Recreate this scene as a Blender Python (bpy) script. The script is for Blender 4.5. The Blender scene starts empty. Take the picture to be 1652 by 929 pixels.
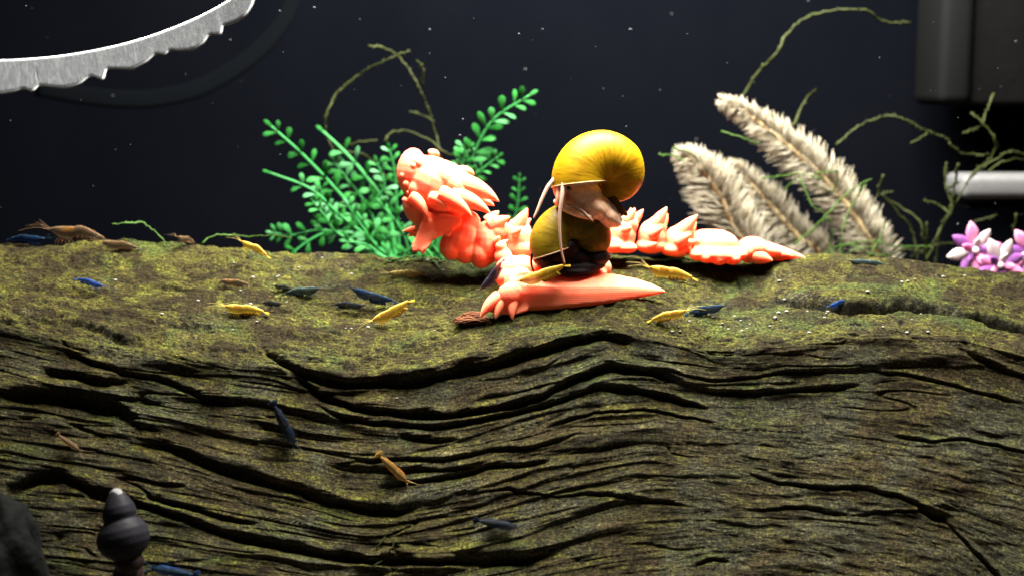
import bpy, bmesh, math, random
import numpy as np
from mathutils import Vector, Matrix, Quaternion

# ------------------------------------------------------------------ camera
W, H, FPX, DIST, PITCH = 1652.0, 929.0, 2221.0, 0.60, math.radians(8.0)
scene = bpy.context.scene
COL = scene.collection
cam_data = bpy.data.cameras.new('camera')
cam_data.sensor_width = 36.0
cam_data.lens = 36.0 * FPX / W
cam_data.clip_start = 0.01
cam_data.clip_end = 50.0
cam_data.dof.use_dof = True
cam_data.dof.focus_distance = 0.625
cam_data.dof.aperture_fstop = 5.8
cam = bpy.data.objects.new('camera', cam_data)
cam.location = (0, -DIST, 0)
cam.rotation_euler = (math.pi / 2 - PITCH, 0, 0)
COL.objects.link(cam)
scene.camera = cam

# ------------------------------------------------------------------ light
world = bpy.data.worlds.new('World')
scene.world = world
world.use_nodes = True
bg = world.node_tree.nodes['Background']
bg.inputs[0].default_value = (0.62, 0.64, 0.66, 1)
bg.inputs[1].default_value = 0.09

def area(name, loc, rot, sx, sy, power, col):
    d = bpy.data.lights.new(name, 'AREA')
    d.shape = 'RECTANGLE'; d.size = sx; d.size_y = sy
    d.energy = power; d.color = col
    o = bpy.data.objects.new(name, d)
    o.location = loc; o.rotation_euler = rot
    COL.objects.link(o)
    return o
area('tank_light', (0.05, 0.06, 0.30), (0, 0, 0), 0.36, 0.24, 41.0, (1.0, 0.965, 0.88))

vs = scene.view_settings
vs.view_transform = 'Standard'
try: vs.look = 'None'
except Exception: pass
vs.exposure = 0.0; vs.gamma = 1.0
vs.use_curve_mapping = False
cy = scene.cycles
cy.use_denoising = True
cy.max_bounces = 8
cy.transparent_max_bounces = 12
cy.caustics_reflective = False
cy.caustics_refractive = False

# ------------------------------------------------------------------ helpers
PXM = 0.0003                      # metres per photograph pixel around the toy
cP, sP = math.cos(PITCH), math.sin(PITCH)
def Pa(px, py, Y):
    """pixel of the photograph + distance -> world points (arrays)"""
    px = np.asarray(px, float); py = np.asarray(py, float); Y = np.asarray(Y, float)
    dx = (px - W / 2) / FPX; dv = (H / 2 - py) / FPX
    dyy = dv * sP + cP; dzz = dv * cP - sP
    t = (Y + DIST) / dyy
    return np.stack(np.broadcast_arrays(dx * t, Y, dzz * t), -1)
def P(px, py, Y):
    return Vector(Pa(px, py, Y).tolist())

rng = np.random.RandomState(7)
random.seed(11)
TBL = rng.rand(256, 256)
def vnoise(x, y):
    x = np.asarray(x, float); y = np.asarray(y, float)
    xi = np.floor(x).astype(int); yi = np.floor(y).astype(int)
    fx = x - xi; fy = y - yi
    fx = fx * fx * fx * (fx * (fx * 6 - 15) + 10); fy = fy * fy * fy * (fy * (fy * 6 - 15) + 10)
    a = TBL[xi & 255, yi & 255]; b = TBL[(xi + 1) & 255, yi & 255]
    c = TBL[xi & 255, (yi + 1) & 255]; d = TBL[(xi + 1) & 255, (yi + 1) & 255]
    return (a + (b - a) * fx) * (1 - fy) + (c + (d - c) * fx) * fy
def fbm(x, y, o=4, seed=0.0):
    s = 0.0; a = 0.5; n = 0.0
    for i in range(o):
        s = s + a * vnoise(x * 2 ** i + 17.3 * i + seed, y * 2 ** i + 9.1 * i + seed * 1.7)
        n += a; a *= 0.5
    return s / n * 2 - 1          # about -1..1
def sstep(a, b, x):
    t = np.clip((x - a) / (b - a), 0, 1)
    return t * t * (3 - 2 * t)

def new_obj(name, mesh, parent=None):
    o = bpy.data.objects.new(name, mesh)
    COL.objects.link(o)
    if parent is not None:
        o.parent = parent
        base = parent
        off = Vector(parent.location)
        while base.parent is not None:
            base = base.parent; off = Vector((0, 0, 0)) + Vector(base.location)
        if parent.parent is not None: off = Vector((0, 0, 0))
        o.matrix_parent_inverse = Matrix.Translation(-off)
    return o
def mesh_obj(name, v, f, mat=None, parent=None, smooth=True):
    me = bpy.data.meshes.new(name)
    me.from_pydata([tuple(p) for p in v], [], f)
    me.update()
    if smooth: me.polygons.foreach_set('use_smooth', [True] * len(me.polygons))
    for m in (mat if isinstance(mat, (list, tuple)) else [mat]):
        if m is not None: me.materials.append(m)
    return new_obj(name, me, parent)
def tag(o, label=None, cat=None, group=None, kind=None):
    if label: o['label'] = label
    if cat: o['category'] = cat
    if group: o['group'] = group
    if kind: o['kind'] = kind
    return o
def thing(name, loc, label, cat, group=None):
    o = bpy.data.objects.new(name, None)
    o.location = loc; o.empty_display_size = 0.01
    COL.objects.link(o)
    return tag(o, label, cat, group)

class MB:
    def __init__(s): s.v = []; s.f = []; s.m = []
    def add(s, v, f, m=0):
        n = len(s.v); s.v += [tuple(p) for p in v]; s.f += [tuple(i + n for i in q) for q in f]
        s.m += [m] * len(f)
    def tube(s, pts, rad, n=8, flat=1.0, m=0, cap=True, up=None):
        pts = [Vector(p) for p in pts]; k = len(pts)
        if not hasattr(rad, '__len__'): rad = [rad] * k
        v = []; prev = None
        for i in range(k):
            t = (pts[min(i + 1, k - 1)] - pts[max(i - 1, 0)]).normalized()
            if prev is None:
                a = Vector(up) if up is not None else (Vector((0, 1, 0)) if abs(t.y) < .9 else Vector((1, 0, 0)))
            else: a = prev
            a = (a - t * a.dot(t)).normalized(); prev = a
            b = t.cross(a)
            for j in range(n):
                an = 2 * math.pi * j / n
                v.append(pts[i] + (a * math.cos(an) * flat + b * math.sin(an)) * rad[i])
        f = [(i * n + j, i * n + (j + 1) % n, (i + 1) * n + (j + 1) % n, (i + 1) * n + j) for i in range(k - 1) for j in range(n)]
        if cap: f += [tuple(range(n))[::-1], tuple((k - 1) * n + j for j in range(n))]
        s.add(v, f, m)
    def horn(s, p0, p1, r, bend=(0, 0, 0), n=10, k=9, flat=1.0, tip=0.12, up=None):
        p0 = Vector(p0); p1 = Vector(p1); b = Vector(bend); pts = []; rr = []
        for i in range(k):
            t = i / (k - 1)
            pts.append(p0.lerp(p1, t) + b * (4 * t * (1 - t)))
            rr.append(r * max(tip * (1 if t < 1 else .3), (1 - t ** 2.1)))
        s.tube(pts, rr, n, flat, up=up)
    def ball(s, c, r, n=14, k=9, rot=None, m=0):
        c = Vector(c); r = Vector(r) if hasattr(r, '__len__') else Vector((r, r, r)); v = []
        for i in range(1, k):
            th = math.pi * i / k
            for j in range(n):
                ph = 2 * math.pi * j / n
                q = Vector((r.x * math.sin(th) * math.cos(ph), r.y * math.sin(th) * math.sin(ph), r.z * math.cos(th)))
                if rot is not None: q = rot @ q
                v.append(c + q)
        f = [(i * n + j, i * n + (j + 1) % n, (i + 1) * n + (j + 1) % n, (i + 1) * n + j)[::-1] for i in range(k - 2) for j in range(n)]
        top = Vector((0, 0, r.z)); 
        if rot is not None: top = rot @ top
        v += [c + top, c - top]; T = len(v) - 2
        f += [(T, j, (j + 1) % n) for j in range(n)]
        f += [(T + 1, (k - 2) * n + (j + 1) % n, (k - 2) * n + j) for j in range(n)]
        s.add(v, f, m)
    def build(s, name, mat, parent=None, smooth=True):
        o = mesh_obj(name, s.v, s.f, mat, parent, smooth)
        if any(s.m): o.data.polygons.foreach_set('material_index', s.m)
        return o
    def fuse(s, name, mat, parent=None, voxel=0.0005, it=4, fac=0.5):
        """melt the collected closed shapes into one continuous skin"""
        me = bpy.data.meshes.new('raw'); me.from_pydata(s.v, [], s.f); me.update()
        t = bpy.data.objects.new('raw', me); COL.objects.link(t)
        r = t.modifiers.new('r', 'REMESH'); r.mode = 'VOXEL'; r.voxel_size = voxel
        sm = t.modifiers.new('s', 'SMOOTH'); sm.factor = fac; sm.iterations = it
        dg = bpy.context.evaluated_depsgraph_get()
        out = bpy.data.meshes.new_from_object(t.evaluated_get(dg))
        bpy.data.objects.remove(t); bpy.data.meshes.remove(me)
        out.name = name; out.materials.clear(); out.materials.append(mat)
        out.polygons.foreach_set('use_smooth', [True] * len(out.polygons))
        return new_obj(name, out, parent)

def spline(pts, n):
    """Catmull-Rom through the points"""
    pts = [np.array(p, float) for p in pts]
    if len(pts) < 3: return [Vector((pts[0] + (pts[-1] - pts[0]) * i / (n - 1)).tolist()) for i in range(n)]
    q = [2 * pts[0] - pts[1]] + pts + [2 * pts[-1] - pts[-2]]
    out = []
    for i in range(n):
        t = i / (n - 1) * (len(pts) - 1); k = min(int(t), len(pts) - 2); u = t - k
        a, b, c, d = q[k:k + 4]
        out.append(Vector((0.5 * (2 * b + (c - a) * u + (2 * a - 5 * b + 4 * c - d) * u * u + (3 * b - a - 3 * c + d) * u ** 3)).tolist()))
    return out

# ------------------------------------------------------------------ materials
def mat_base(name):
    m = bpy.data.materials.new(name); m.use_nodes = True
    nt = m.node_tree
    return m, nt, nt.nodes['Principled BSDF']
def N(nt, typ, **kw):
    n = nt.nodes.new(typ)
    for k, v in kw.items():
        if k in n.inputs: n.inputs[k].default_value = v
        else: setattr(n, k, v)
    return n
def ramp(nt, fac, stops):
    r = nt.nodes.new('ShaderNodeValToRGB')
    e = r.color_ramp.elements
    while len(e) < len(stops): e.new(0.5)
    for i, (p, c) in enumerate(stops):
        e[i].position = p; e[i].color = (*c, 1) if len(c) == 3 else c
    nt.links.new(fac, r.inputs[0])
    return r.outputs[0]
def mixc(nt, fac, a, b, mode='MIX'):
    n = nt.nodes.new('ShaderNodeMix'); n.data_type = 'RGBA'; n.blend_type = mode
    for s, v in ((n.inputs[0], fac), (n.inputs[6], a), (n.inputs[7], b)):
        if hasattr(v, 'is_linked'): nt.links.new(v, s)
        elif hasattr(v, '__len__'): s.default_value = (*v, 1)
        else: s.default_value = v
    return n.outputs[2]
def noise(nt, scale, detail=4, rough=0.6, vec=None, dist=0.0):
    n = N(nt, 'ShaderNodeTexNoise'); n.inputs['Scale'].default_value = scale
    n.inputs['Detail'].default_value = detail; n.inputs['Roughness'].default_value = rough
    n.inputs['Distortion'].default_value = dist
    if vec is None:
        tc = N(nt, 'ShaderNodeTexCoord'); vec = tc.outputs['Object']
    nt.links.new(vec, n.inputs['Vector'])
    return n.outputs['Fac']
def bump(nt, b, h, strength, dist):
    n = N(nt, 'ShaderNodeBump'); n.inputs['Strength'].default_value = strength; n.inputs['Distance'].default_value = dist
    nt.links.new(h, n.inputs['Height']); nt.links.new(n.outputs[0], b.inputs['Normal'])
    return n
ALB = 0.45
KEEP = {'bleached_needle': .78, 'pink_petal': .85, 'pale_petal': .75, 'pale_flesh': 1.6, 'pale_tentacle': .42, 'white_plastic': 1, 'off_white_plastic': .42, 'green_plastic': .55, 'green_plastic_stem': .36, 'frosted_skirt': .27, 'black_backdrop': .19, 'plume_stem': .7, 'moss': .2, 'bright_moss': .3, 'white_grain': .25, 'mote': .3, 'dark_grey_plastic': .22, 'grey_edge_plastic': .15, 'smoky_ring': .18, 'dark_flesh': .22, 'worn_tip': .28, 'slate_shell': .2, 'dark_stone': .3, 'dry_leaf': .6}
def simple(name, c1, c2=None, rough=0.5, scale=300, sss=0.0, srad=(1, .5, .3), sscale=0.003, bumpd=0.0, spec=0.08, trans=0.0, bscale=None):
    kk = KEEP.get(name, (0.38 if name[:4] in ('dark', 'blue') else 0.5 if name[:4] in ('teal', 'plum') else 0.45 if name[:4] in ('oran', 'tan_') else 0.8) if 'shrimp' in name else ALB)
    c1 = tuple(x * kk for x in c1); c2 = None if c2 is None else tuple(x * kk for x in c2)
    m, nt, b = mat_base(name)
    if c2 is None: b.inputs['Base Color'].default_value = (*c1, 1)
    else:
        nt.links.new(ramp(nt, noise(nt, scale), [(0.3, c1), (0.7, c2)]), b.inputs['Base Color'])
    b.inputs['Roughness'].default_value = rough
    b.inputs['Specular IOR Level'].default_value = spec
    if sss:
        b.inputs['Subsurface Weight'].default_value = sss
        b.inputs['Subsurface Radius'].default_value = srad
        b.inputs['Subsurface Scale'].default_value = sscale
    if bumpd: bump(nt, b, noise(nt, bscale or scale * 2), 1.0, bumpd)
    if trans:
        out = nt.nodes['Material Output']
        t = N(nt, 'ShaderNodeBsdfTranslucent'); mx = N(nt, 'ShaderNodeMixShader'); mx.inputs[0].default_value = trans
        src = b.inputs['Base Color']
        if src.is_linked: nt.links.new(src.links[0].from_socket, t.inputs[0])
        else: t.inputs[0].default_value = src.default_value
        nt.links.new(b.outputs[0], mx.inputs[1]); nt.links.new(t.outputs[0], mx.inputs[2]); nt.links.new(mx.outputs[0], out.inputs[0])
    return m

def mat_log():
    m, nt, b = mat_base('driftwood')
    at = N(nt, 'ShaderNodeAttribute', attribute_name='grain')
    top = N(nt, 'ShaderNodeAttribute', attribute_name='algae')
    def sc(x, y, z):
        mp = N(nt, 'ShaderNodeMapping'); mp.inputs['Scale'].default_value = (x, y, z)
        nt.links.new(at.outputs['Vector'], mp.inputs['Vector']); return mp.outputs[0]
    streak = noise(nt, 1.0, 8, 0.65, sc(1.6, 9.0, 1.6), 0.6)
    fine = noise(nt, 1.0, 6, 0.7, sc(9, 42, 9), 0.3)
    big = noise(nt, 1.0, 4, 0.55, sc(0.9, 1.3, 0.9), 0.5)
    blot = noise(nt, 1.0, 8, 0.78, sc(3.4, 6.4, 3.4), 0.8)
    grit = noise(nt, 850, 5, 0.8)
    pat = noise(nt, 1.0, 5, 0.6, sc(1.3, 2.6, 1.3), 0.8)
    hue = noise(nt, 1.0, 4, 0.6, sc(0.7, 1.1, 0.7), 1.2)
    wood = ramp(nt, streak, [(0.32, (0.009, 0.007, 0.004)), (0.44, (0.026, 0.020, 0.010)), (0.55, (0.052, 0.043, 0.021)), (0.68, (0.098, 0.085, 0.045))])
    wood = mixc(nt, ramp(nt, hue, [(0.42, (0, 0, 0)), (0.56, (.75, .75, .75))]), wood, (0.047, 0.048, 0.034))
    wood = mixc(nt, ramp(nt, hue, [(0.34, (.5, .5, .5)), (0.44, (0, 0, 0))]), wood, (0.054, 0.039, 0.023))
    wood = mixc(nt, ramp(nt, blot, [(0.53, (0, 0, 0)), (0.63, (.75, .75, .75))]), wood, (0.076, 0.070, 0.020))
    wood = mixc(nt, ramp(nt, pat, [(0.32, (.7, .7, .7)), (0.46, (0, 0, 0))]), wood, (0.018, 0.013, 0.007))
    alg = ramp(nt, blot, [(0.32, (0.010, 0.008, 0.0035)), (0.44, (0.026, 0.022, 0.007)), (0.54, (0.047, 0.044, 0.010)), (0.66, (0.070, 0.077, 0.013))])
    alg = mixc(nt, ramp(nt, pat, [(0.41, (.95, .95, .95)), (0.54, (0, 0, 0))]), alg, (0.015, 0.011, 0.005))
    alg = mixc(nt, ramp(nt, hue, [(0.52, (0, 0, 0)), (0.64, (.4, .4, .4))]), alg, (0.036, 0.062, 0.016))
    c = mixc(nt, top.outputs['Fac'], wood, alg)
    fm = ramp(nt, fine, [(0.28, (.28, .26, .24)), (0.5, (.9, .9, .9)), (0.72, (1.7, 1.62, 1.4))])
    c = mixc(nt, 1.0, c, fm, 'MULTIPLY')
    gm = ramp(nt, grit, [(0.36, (.16, .15, .14)), (0.52, (.95, .95, .95)), (0.64, (2.6, 2.5, 1.8))])
    c = mixc(nt, 0.95, c, gm, 'MULTIPLY')
    nt.links.new(c, b.inputs['Base Color'])
    b.inputs['Roughness'].default_value = 0.78
    b.inputs['Specular IOR Level'].default_value = 0.05
    ad = N(nt, 'ShaderNodeMath', operation='ADD'); nt.links.new(fine, ad.inputs[0]); nt.links.new(grit, ad.inputs[1])
    bump(nt, b, ad.outputs[0], 1.0, 0.0024)
    return m

def mat_dragon():
    m, nt, b = mat_base('coral_print')
    tc = N(nt, 'ShaderNodeTexCoord')
    n = noise(nt, 120, 4, 0.6)
    nt.links.new(ramp(nt, n, [(0.3, (0.93, 0.18, 0.096)), (0.7, (0.97, 0.225, 0.122))]), b.inputs['Base Color'])
    b.inputs['Roughness'].default_value = 0.48
    b.inputs['Specular IOR Level'].default_value = 0.10
    b.inputs['Subsurface Weight'].default_value = 0.5
    b.inputs['Subsurface Radius'].default_value = (1.0, 0.18, 0.08)
    b.inputs['Subsurface Scale'].default_value = 0.006
    w = N(nt, 'ShaderNodeTexWave', wave_type='BANDS', bands_direction='Z'); w.inputs['Scale'].default_value = 330
    w.inputs['Distortion'].default_value = 0.4; w.inputs['Detail'].default_value = 1
    nt.links.new(tc.outputs['Object'], w.inputs['Vector'])
    bn = noise(nt, 420, 5, .7)
    mm = N(nt, 'ShaderNodeMath', operation='MULTIPLY_ADD'); mm.inputs[1].default_value = 2.2
    nt.links.new(bn, mm.inputs[0]); nt.links.new(w.outputs['Fac'], mm.inputs[2])
    bump(nt, b, mm.outputs[0], 0.16, 0.00018)
    return m

M = {}
M['log'] = mat_log()
M['coral'] = mat_dragon()
M['backdrop'] = simple('black_backdrop', (0.0055, 0.0066, 0.0105), (0.0072, 0.0084, 0.0128), rough=0.9, scale=14, spec=0.0)
M['sand'] = simple('dark_sand', (0.05, 0.045, 0.035), (0.12, 0.10, 0.08), rough=0.9, scale=700, bumpd=0.0008)

# ------------------------------------------------------------------ tank
FLOOR = -0.213
BACK = 0.31
def quad(name, v, mat):
    o = mesh_obj(name, v, [(0, 1, 2, 3)], mat, None, False); tag(o, kind='structure'); return o
quad('back_wall', [(-1.1, BACK, FLOOR), (1.1, BACK, FLOOR), (1.1, BACK, 0.26), (-1.1, BACK, 0.26)], M['backdrop'])
quad('substrate', [(-1.1, -0.5, FLOOR), (1.1, -0.5, FLOOR), (1.1, BACK, FLOOR), (-1.1, BACK, FLOOR)], M['sand'])

# ------------------------------------------------------------------ driftwood log
def L(pts):
    a = np.array(pts, float)
    return lambda x: np.interp(x, a[:, 0], a[:, 1])
T_ = L([(-450, 400), (0, 393), (60, 391), (200, 389), (300, 393), (400, 397), (470, 406), (560, 413), (650, 419), (720, 421), (800, 420), (1000, 411), (1130, 415), (1250, 413), (1300, 409), (1400, 411), (1480, 416), (1530, 425), (1600, 435), (1652, 438), (2100, 470)])
E_ = L([(-450, 470), (0, 525), (150, 560), (300, 580), (450, 592), (560, 606), (700, 594), (830, 570), (950, 538), (985, 532), (1050, 546), (1150, 568), (1250, 562), (1400, 545), (1550, 550), (1652, 575), (2100, 660)])
L3 = L([(-450, 640), (0, 700), (220, 730), (350, 770), (470, 800), (560, 822), (640, 828), (750, 805), (900, 765), (1050, 738), (1200, 745), (1350, 760), (1500, 785), (1652, 830), (2100, 930)])
L4 = L([(-450, 830), (0, 860), (200, 880), (400, 900), (560, 917), (750, 915), (1000, 862), (1150, 850), (1300, 850), (1450, 862), (1550, 895), (1652, 970), (2100, 1120)])
YB = 0.085
def smooth_line(fn):
    xs = np.linspace(-520, 2200, 600); y = fn(xs)
    k = np.hanning(21); k /= k.sum()
    y2 = np.convolve(np.pad(y, 10, 'edge'), k, 'valid')
    return lambda x: np.interp(x, xs, y2)
T_, E_, L3, L4 = [smooth_line(f) for f in (T_, E_, L3, L4)]
def baseY(px, py):
    t = T_(px); e = E_(px)
    s = np.clip((e - py) / (e - t), 0, 1.2)
    q = np.clip((py - e) / (1010 - e), 0, 1)
    return np.where(py < e, YB * np.sign(s) * np.abs(s) ** 1.25, -0.044 * q ** 1.15)
def strat(px, py):
    t = T_(px); e = E_(px); a = L3(px); b = L4(px)
    g = np.where(py < e, 200 * (py - t) / (e - t), np.where(py < a, 200 + 160 * (py - e) / (a - e), np.where(py < b, 360 + 120 * (py - a) / (b - a), 480 + (py - b) * .95)))
    return g
# dark splits in the wood: (points, half width px, depth px)
CR = [
 ([(455, 590), (480, 612), (520, 640), (570, 660), (640, 668), (720, 672), (800, 662), (870, 640), (930, 612), (985, 596), (1050, 606), (1110, 622)], 5, 16),
 ([(415, 560), (450, 588), (490, 606), (560, 622), (640, 618), (720, 606), (800, 590), (870, 566), (930, 550), (975, 545), (1030, 556)], 7, 18),
 ([(505, 650), (560, 678), (620, 684), (700, 690), (780, 678), (840, 664), (900, 648), (960, 628), (1010, 628), (1080, 648), (1150, 662)], 3.5, 12),
 ([(640, 702), (700, 712), (740, 708)], 4, 9),
 ([(0, 642), (60, 640), (130, 650), (190, 660), (230, 684)], 13, 26),
 ([(60, 600), (130, 610), (170, 618), (215, 614)], 7, 14),
 ([(90, 562), (160, 590), (250, 612), (330, 640), (400, 655)], 3.5, 9),
 ([(215, 712), (270, 722), (320, 742), (380, 762), (450, 786), (520, 806), (580, 822), (640, 828), (690, 812)], 7, 17),
 ([(0, 800), (60, 775), (100, 770), (150, 795), (230, 815), (300, 838), (380, 866), (460, 885), (560, 902), (680, 908), (780, 905), (900, 893)], 7, 16),
 ([(230, 800), (300, 818), (370, 836), (430, 850)], 5, 10),
 ([(560, 746), (640, 742), (720, 742), (790, 728), (850, 722), (940, 700)], 2.6, 8),
 ([(600, 790), (660, 780), (730, 768), (790, 754), (850, 748), (900, 740)], 4, 10),
 ([(640, 758), (720, 758), (790, 745)], 2.5, 7),
 ([(740, 800), (820, 788), (900, 800), (980, 798), (1060, 812), (1120, 820)], 2.2, 6),
 ([(870, 690), (960, 668), (1040, 664), (1100, 675), (1160, 682)], 2.2, 6),
 ([(1120, 628), (1200, 634), (1270, 630), (1340, 622), (1400, 622)], 3.2, 9),
 ([(1060, 596), (1120, 612), (1180, 612), (1260, 602), (1340, 596)], 2.2, 6),
 ([(960, 632), (1030, 636), (1090, 648), (1150, 660)], 3, 8),
 ([(1240, 486), (1290, 493), (1370, 502), (1450, 496), (1510, 500), (1580, 520), (1660, 541), (1800, 590)], 3.4, 13),
 ([(1200, 760), (1260, 777), (1330, 782), (1400, 784), (1450, 800), (1490, 822), (1530, 838)], 2.6, 9),
 ([(1370, 830), (1420, 822), (1480, 826), (1510, 836)], 2.0, 6),
 ([(1480, 822), (1505, 832), (1530, 842)], 6, 14),
 ([(1520, 838), (1560, 880), (1590, 910), (1640, 960)], 3, 11),
 ([(1430, 700), (1500, 714), (1560, 712), (1610, 722), (1700, 745)], 2.2, 7),
 ([(1200, 822), (1300, 815), (1380, 828)], 2.2, 6),
 ([(1540, 560), (1600, 590), (1660, 612), (1760, 650)], 3.5, 9),
 ([(1380, 590), (1460, 604), (1540, 625), (1660, 655)], 2.5, 7),
 ([(1590, 455), (1650, 474), (1750, 500)], 3, 8),
 ([(230, 470), (280, 468), (330, 474)], 4, 7),
 ([(160, 402), (190, 408), (230, 405)], 3, 5),
 ([(0, 500), (60, 512), (130, 520), (190, 545), (240, 562)], 6, 10),
 ([(1120, 915), (1150, 902), (1180, 905)], 3, 8),
]
CRA = [(np.array(p, float), w, d) for p, w, d in CR]
def disp(px, py):
    """relief in photograph pixels, outwards positive"""
    t = T_(px); e = E_(px)
    g = strat(px, py)
    front = sstep(-25, 25, py - e)
    gw = g + 12 * fbm(px / 210, g / 70, 3, 3.1) + 2.6 * fbm(px / 95, g / 20, 3, 8.2)
    rightish = sstep(1000, 1400, px)
    amp = (0.78 + 0.06 * front) * (1 - 0.62 * sstep(920, 1200, px) * sstep(600, 690, py)) * (0.8 + 0.2 * (1 - sstep(900, 1250, px)))
    h = np.zeros_like(gw)
    for per, a, sd in ((56, 10.0, 1.0), (24, 5.2, 5.0), (11, 2.0, 9.0), (5, 0.6, 13.0)):
        ph = gw / per + 1.0 * fbm(px / 480, g / (per * 2.5), 3, sd) + sd
        f = ph - np.floor(ph)
        lay = np.floor(ph)
        on = 0.05 + 0.95 * sstep(0.36, 0.7, vnoise(px / 150 + lay * 7.31, lay * 3.7 + sd))
        prof = np.where(f < 0.72, 0.25 + 0.75 * (f / 0.72) ** 0.8, 1 - sstep(0.72, 1.0, f) * 0.75)
        h = h + a * amp * on * (prof - 0.6)
    # random thin splits along the grain
    for sx, sy, wdt, dep, sd in ((420, 26, .03, 6, 21.0), (260, 15, .03, 3, 33.0)):
        n = fbm(px / sx, gw / sy, 2, sd)
        h = h - dep * amp * np.exp(-(n / wdt) ** 2) * sstep(0.42, 0.62, vnoise(px / 120 + sd, g / 30))
    # broad lumps, pitted crust on the shelf
    h = h + 9 * fbm(px / 260, py / 130, 3, 40.0) * (0.5 + 0.5 * front)
    h = h + (1 - front) * (9.0 * fbm(px / 95, g / 20, 4, 51.0) + 3.0 * fbm(px / 17, g / 9, 4, 55.0) + 1.6 * fbm(px / 6, g / 5, 2, 57.0))
    h = h + front * (1.0 * fbm(px / 34, g / 6, 4, 61.0) + 1.4 * fbm(px / 40, py / 22, 3, 64.0))
    pit = fbm(px / 55, g / 13, 4, 71.0)
    h = h - (1 - front) * 5.0 * sstep(0.12, 0.55, pit)
    h = h + 1.5 * sstep(1000, 1300, px) * sstep(620, 720, py) * fbm((px + 1.2 * py) / 55, (py - .25 * px) / 7, 3, 95.0)
    wigl = 5 * fbm(px / 90, py / 400, 2, 83.0)
    wig = 2.5 * fbm(px / 25, py / 400, 3, 81.0) * front + wigl
    for p, w, d in CRA:
        x0, x1 = p[0, 0], p[-1, 0]
        if x0 > x1: continue
        yl = np.interp(px, p[:, 0], p[:, 1])
        ln = x1 - x0; tp = min(60, ln * .3)
        ta = sstep(x0 - 4, x0 + tp, px) * (1 - sstep(x1 - tp, x1 + 4, px))
        ww = w * (0.55 + 0.7 * vnoise(px / 40 + w, p[0, 1] * .37 + px * 0)) 
        dd = py - yl - wig
        h = h - d * ta * np.exp(-np.abs(dd / ww) ** 2.4) + 0.32 * d * ta * np.exp(-((dd + 2.6 * ww) / (1.7 * ww)) ** 2)
    # hollow beneath the toy's tail, raised plank to its right
    plank = sstep(1232, 1256, px + 3 * fbm(py / 9, px * 0 + 2.0, 2)) * (1 - sstep(-2.5, 0.5, py - wigl - np.interp(px, [1240, 1290, 1370, 1450, 1510, 1580, 1660, 2100], [486, 493, 502, 496, 500, 520, 541, 700])))
    h = h + 13 * plank * (1 - sstep(1500, 1800, px)) * sstep(0, 20, py - t)
    h = h - 9 * np.exp(-((px - 1190) / 60) ** 2 - ((py - 448) / 18) ** 2)
    return h
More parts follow.
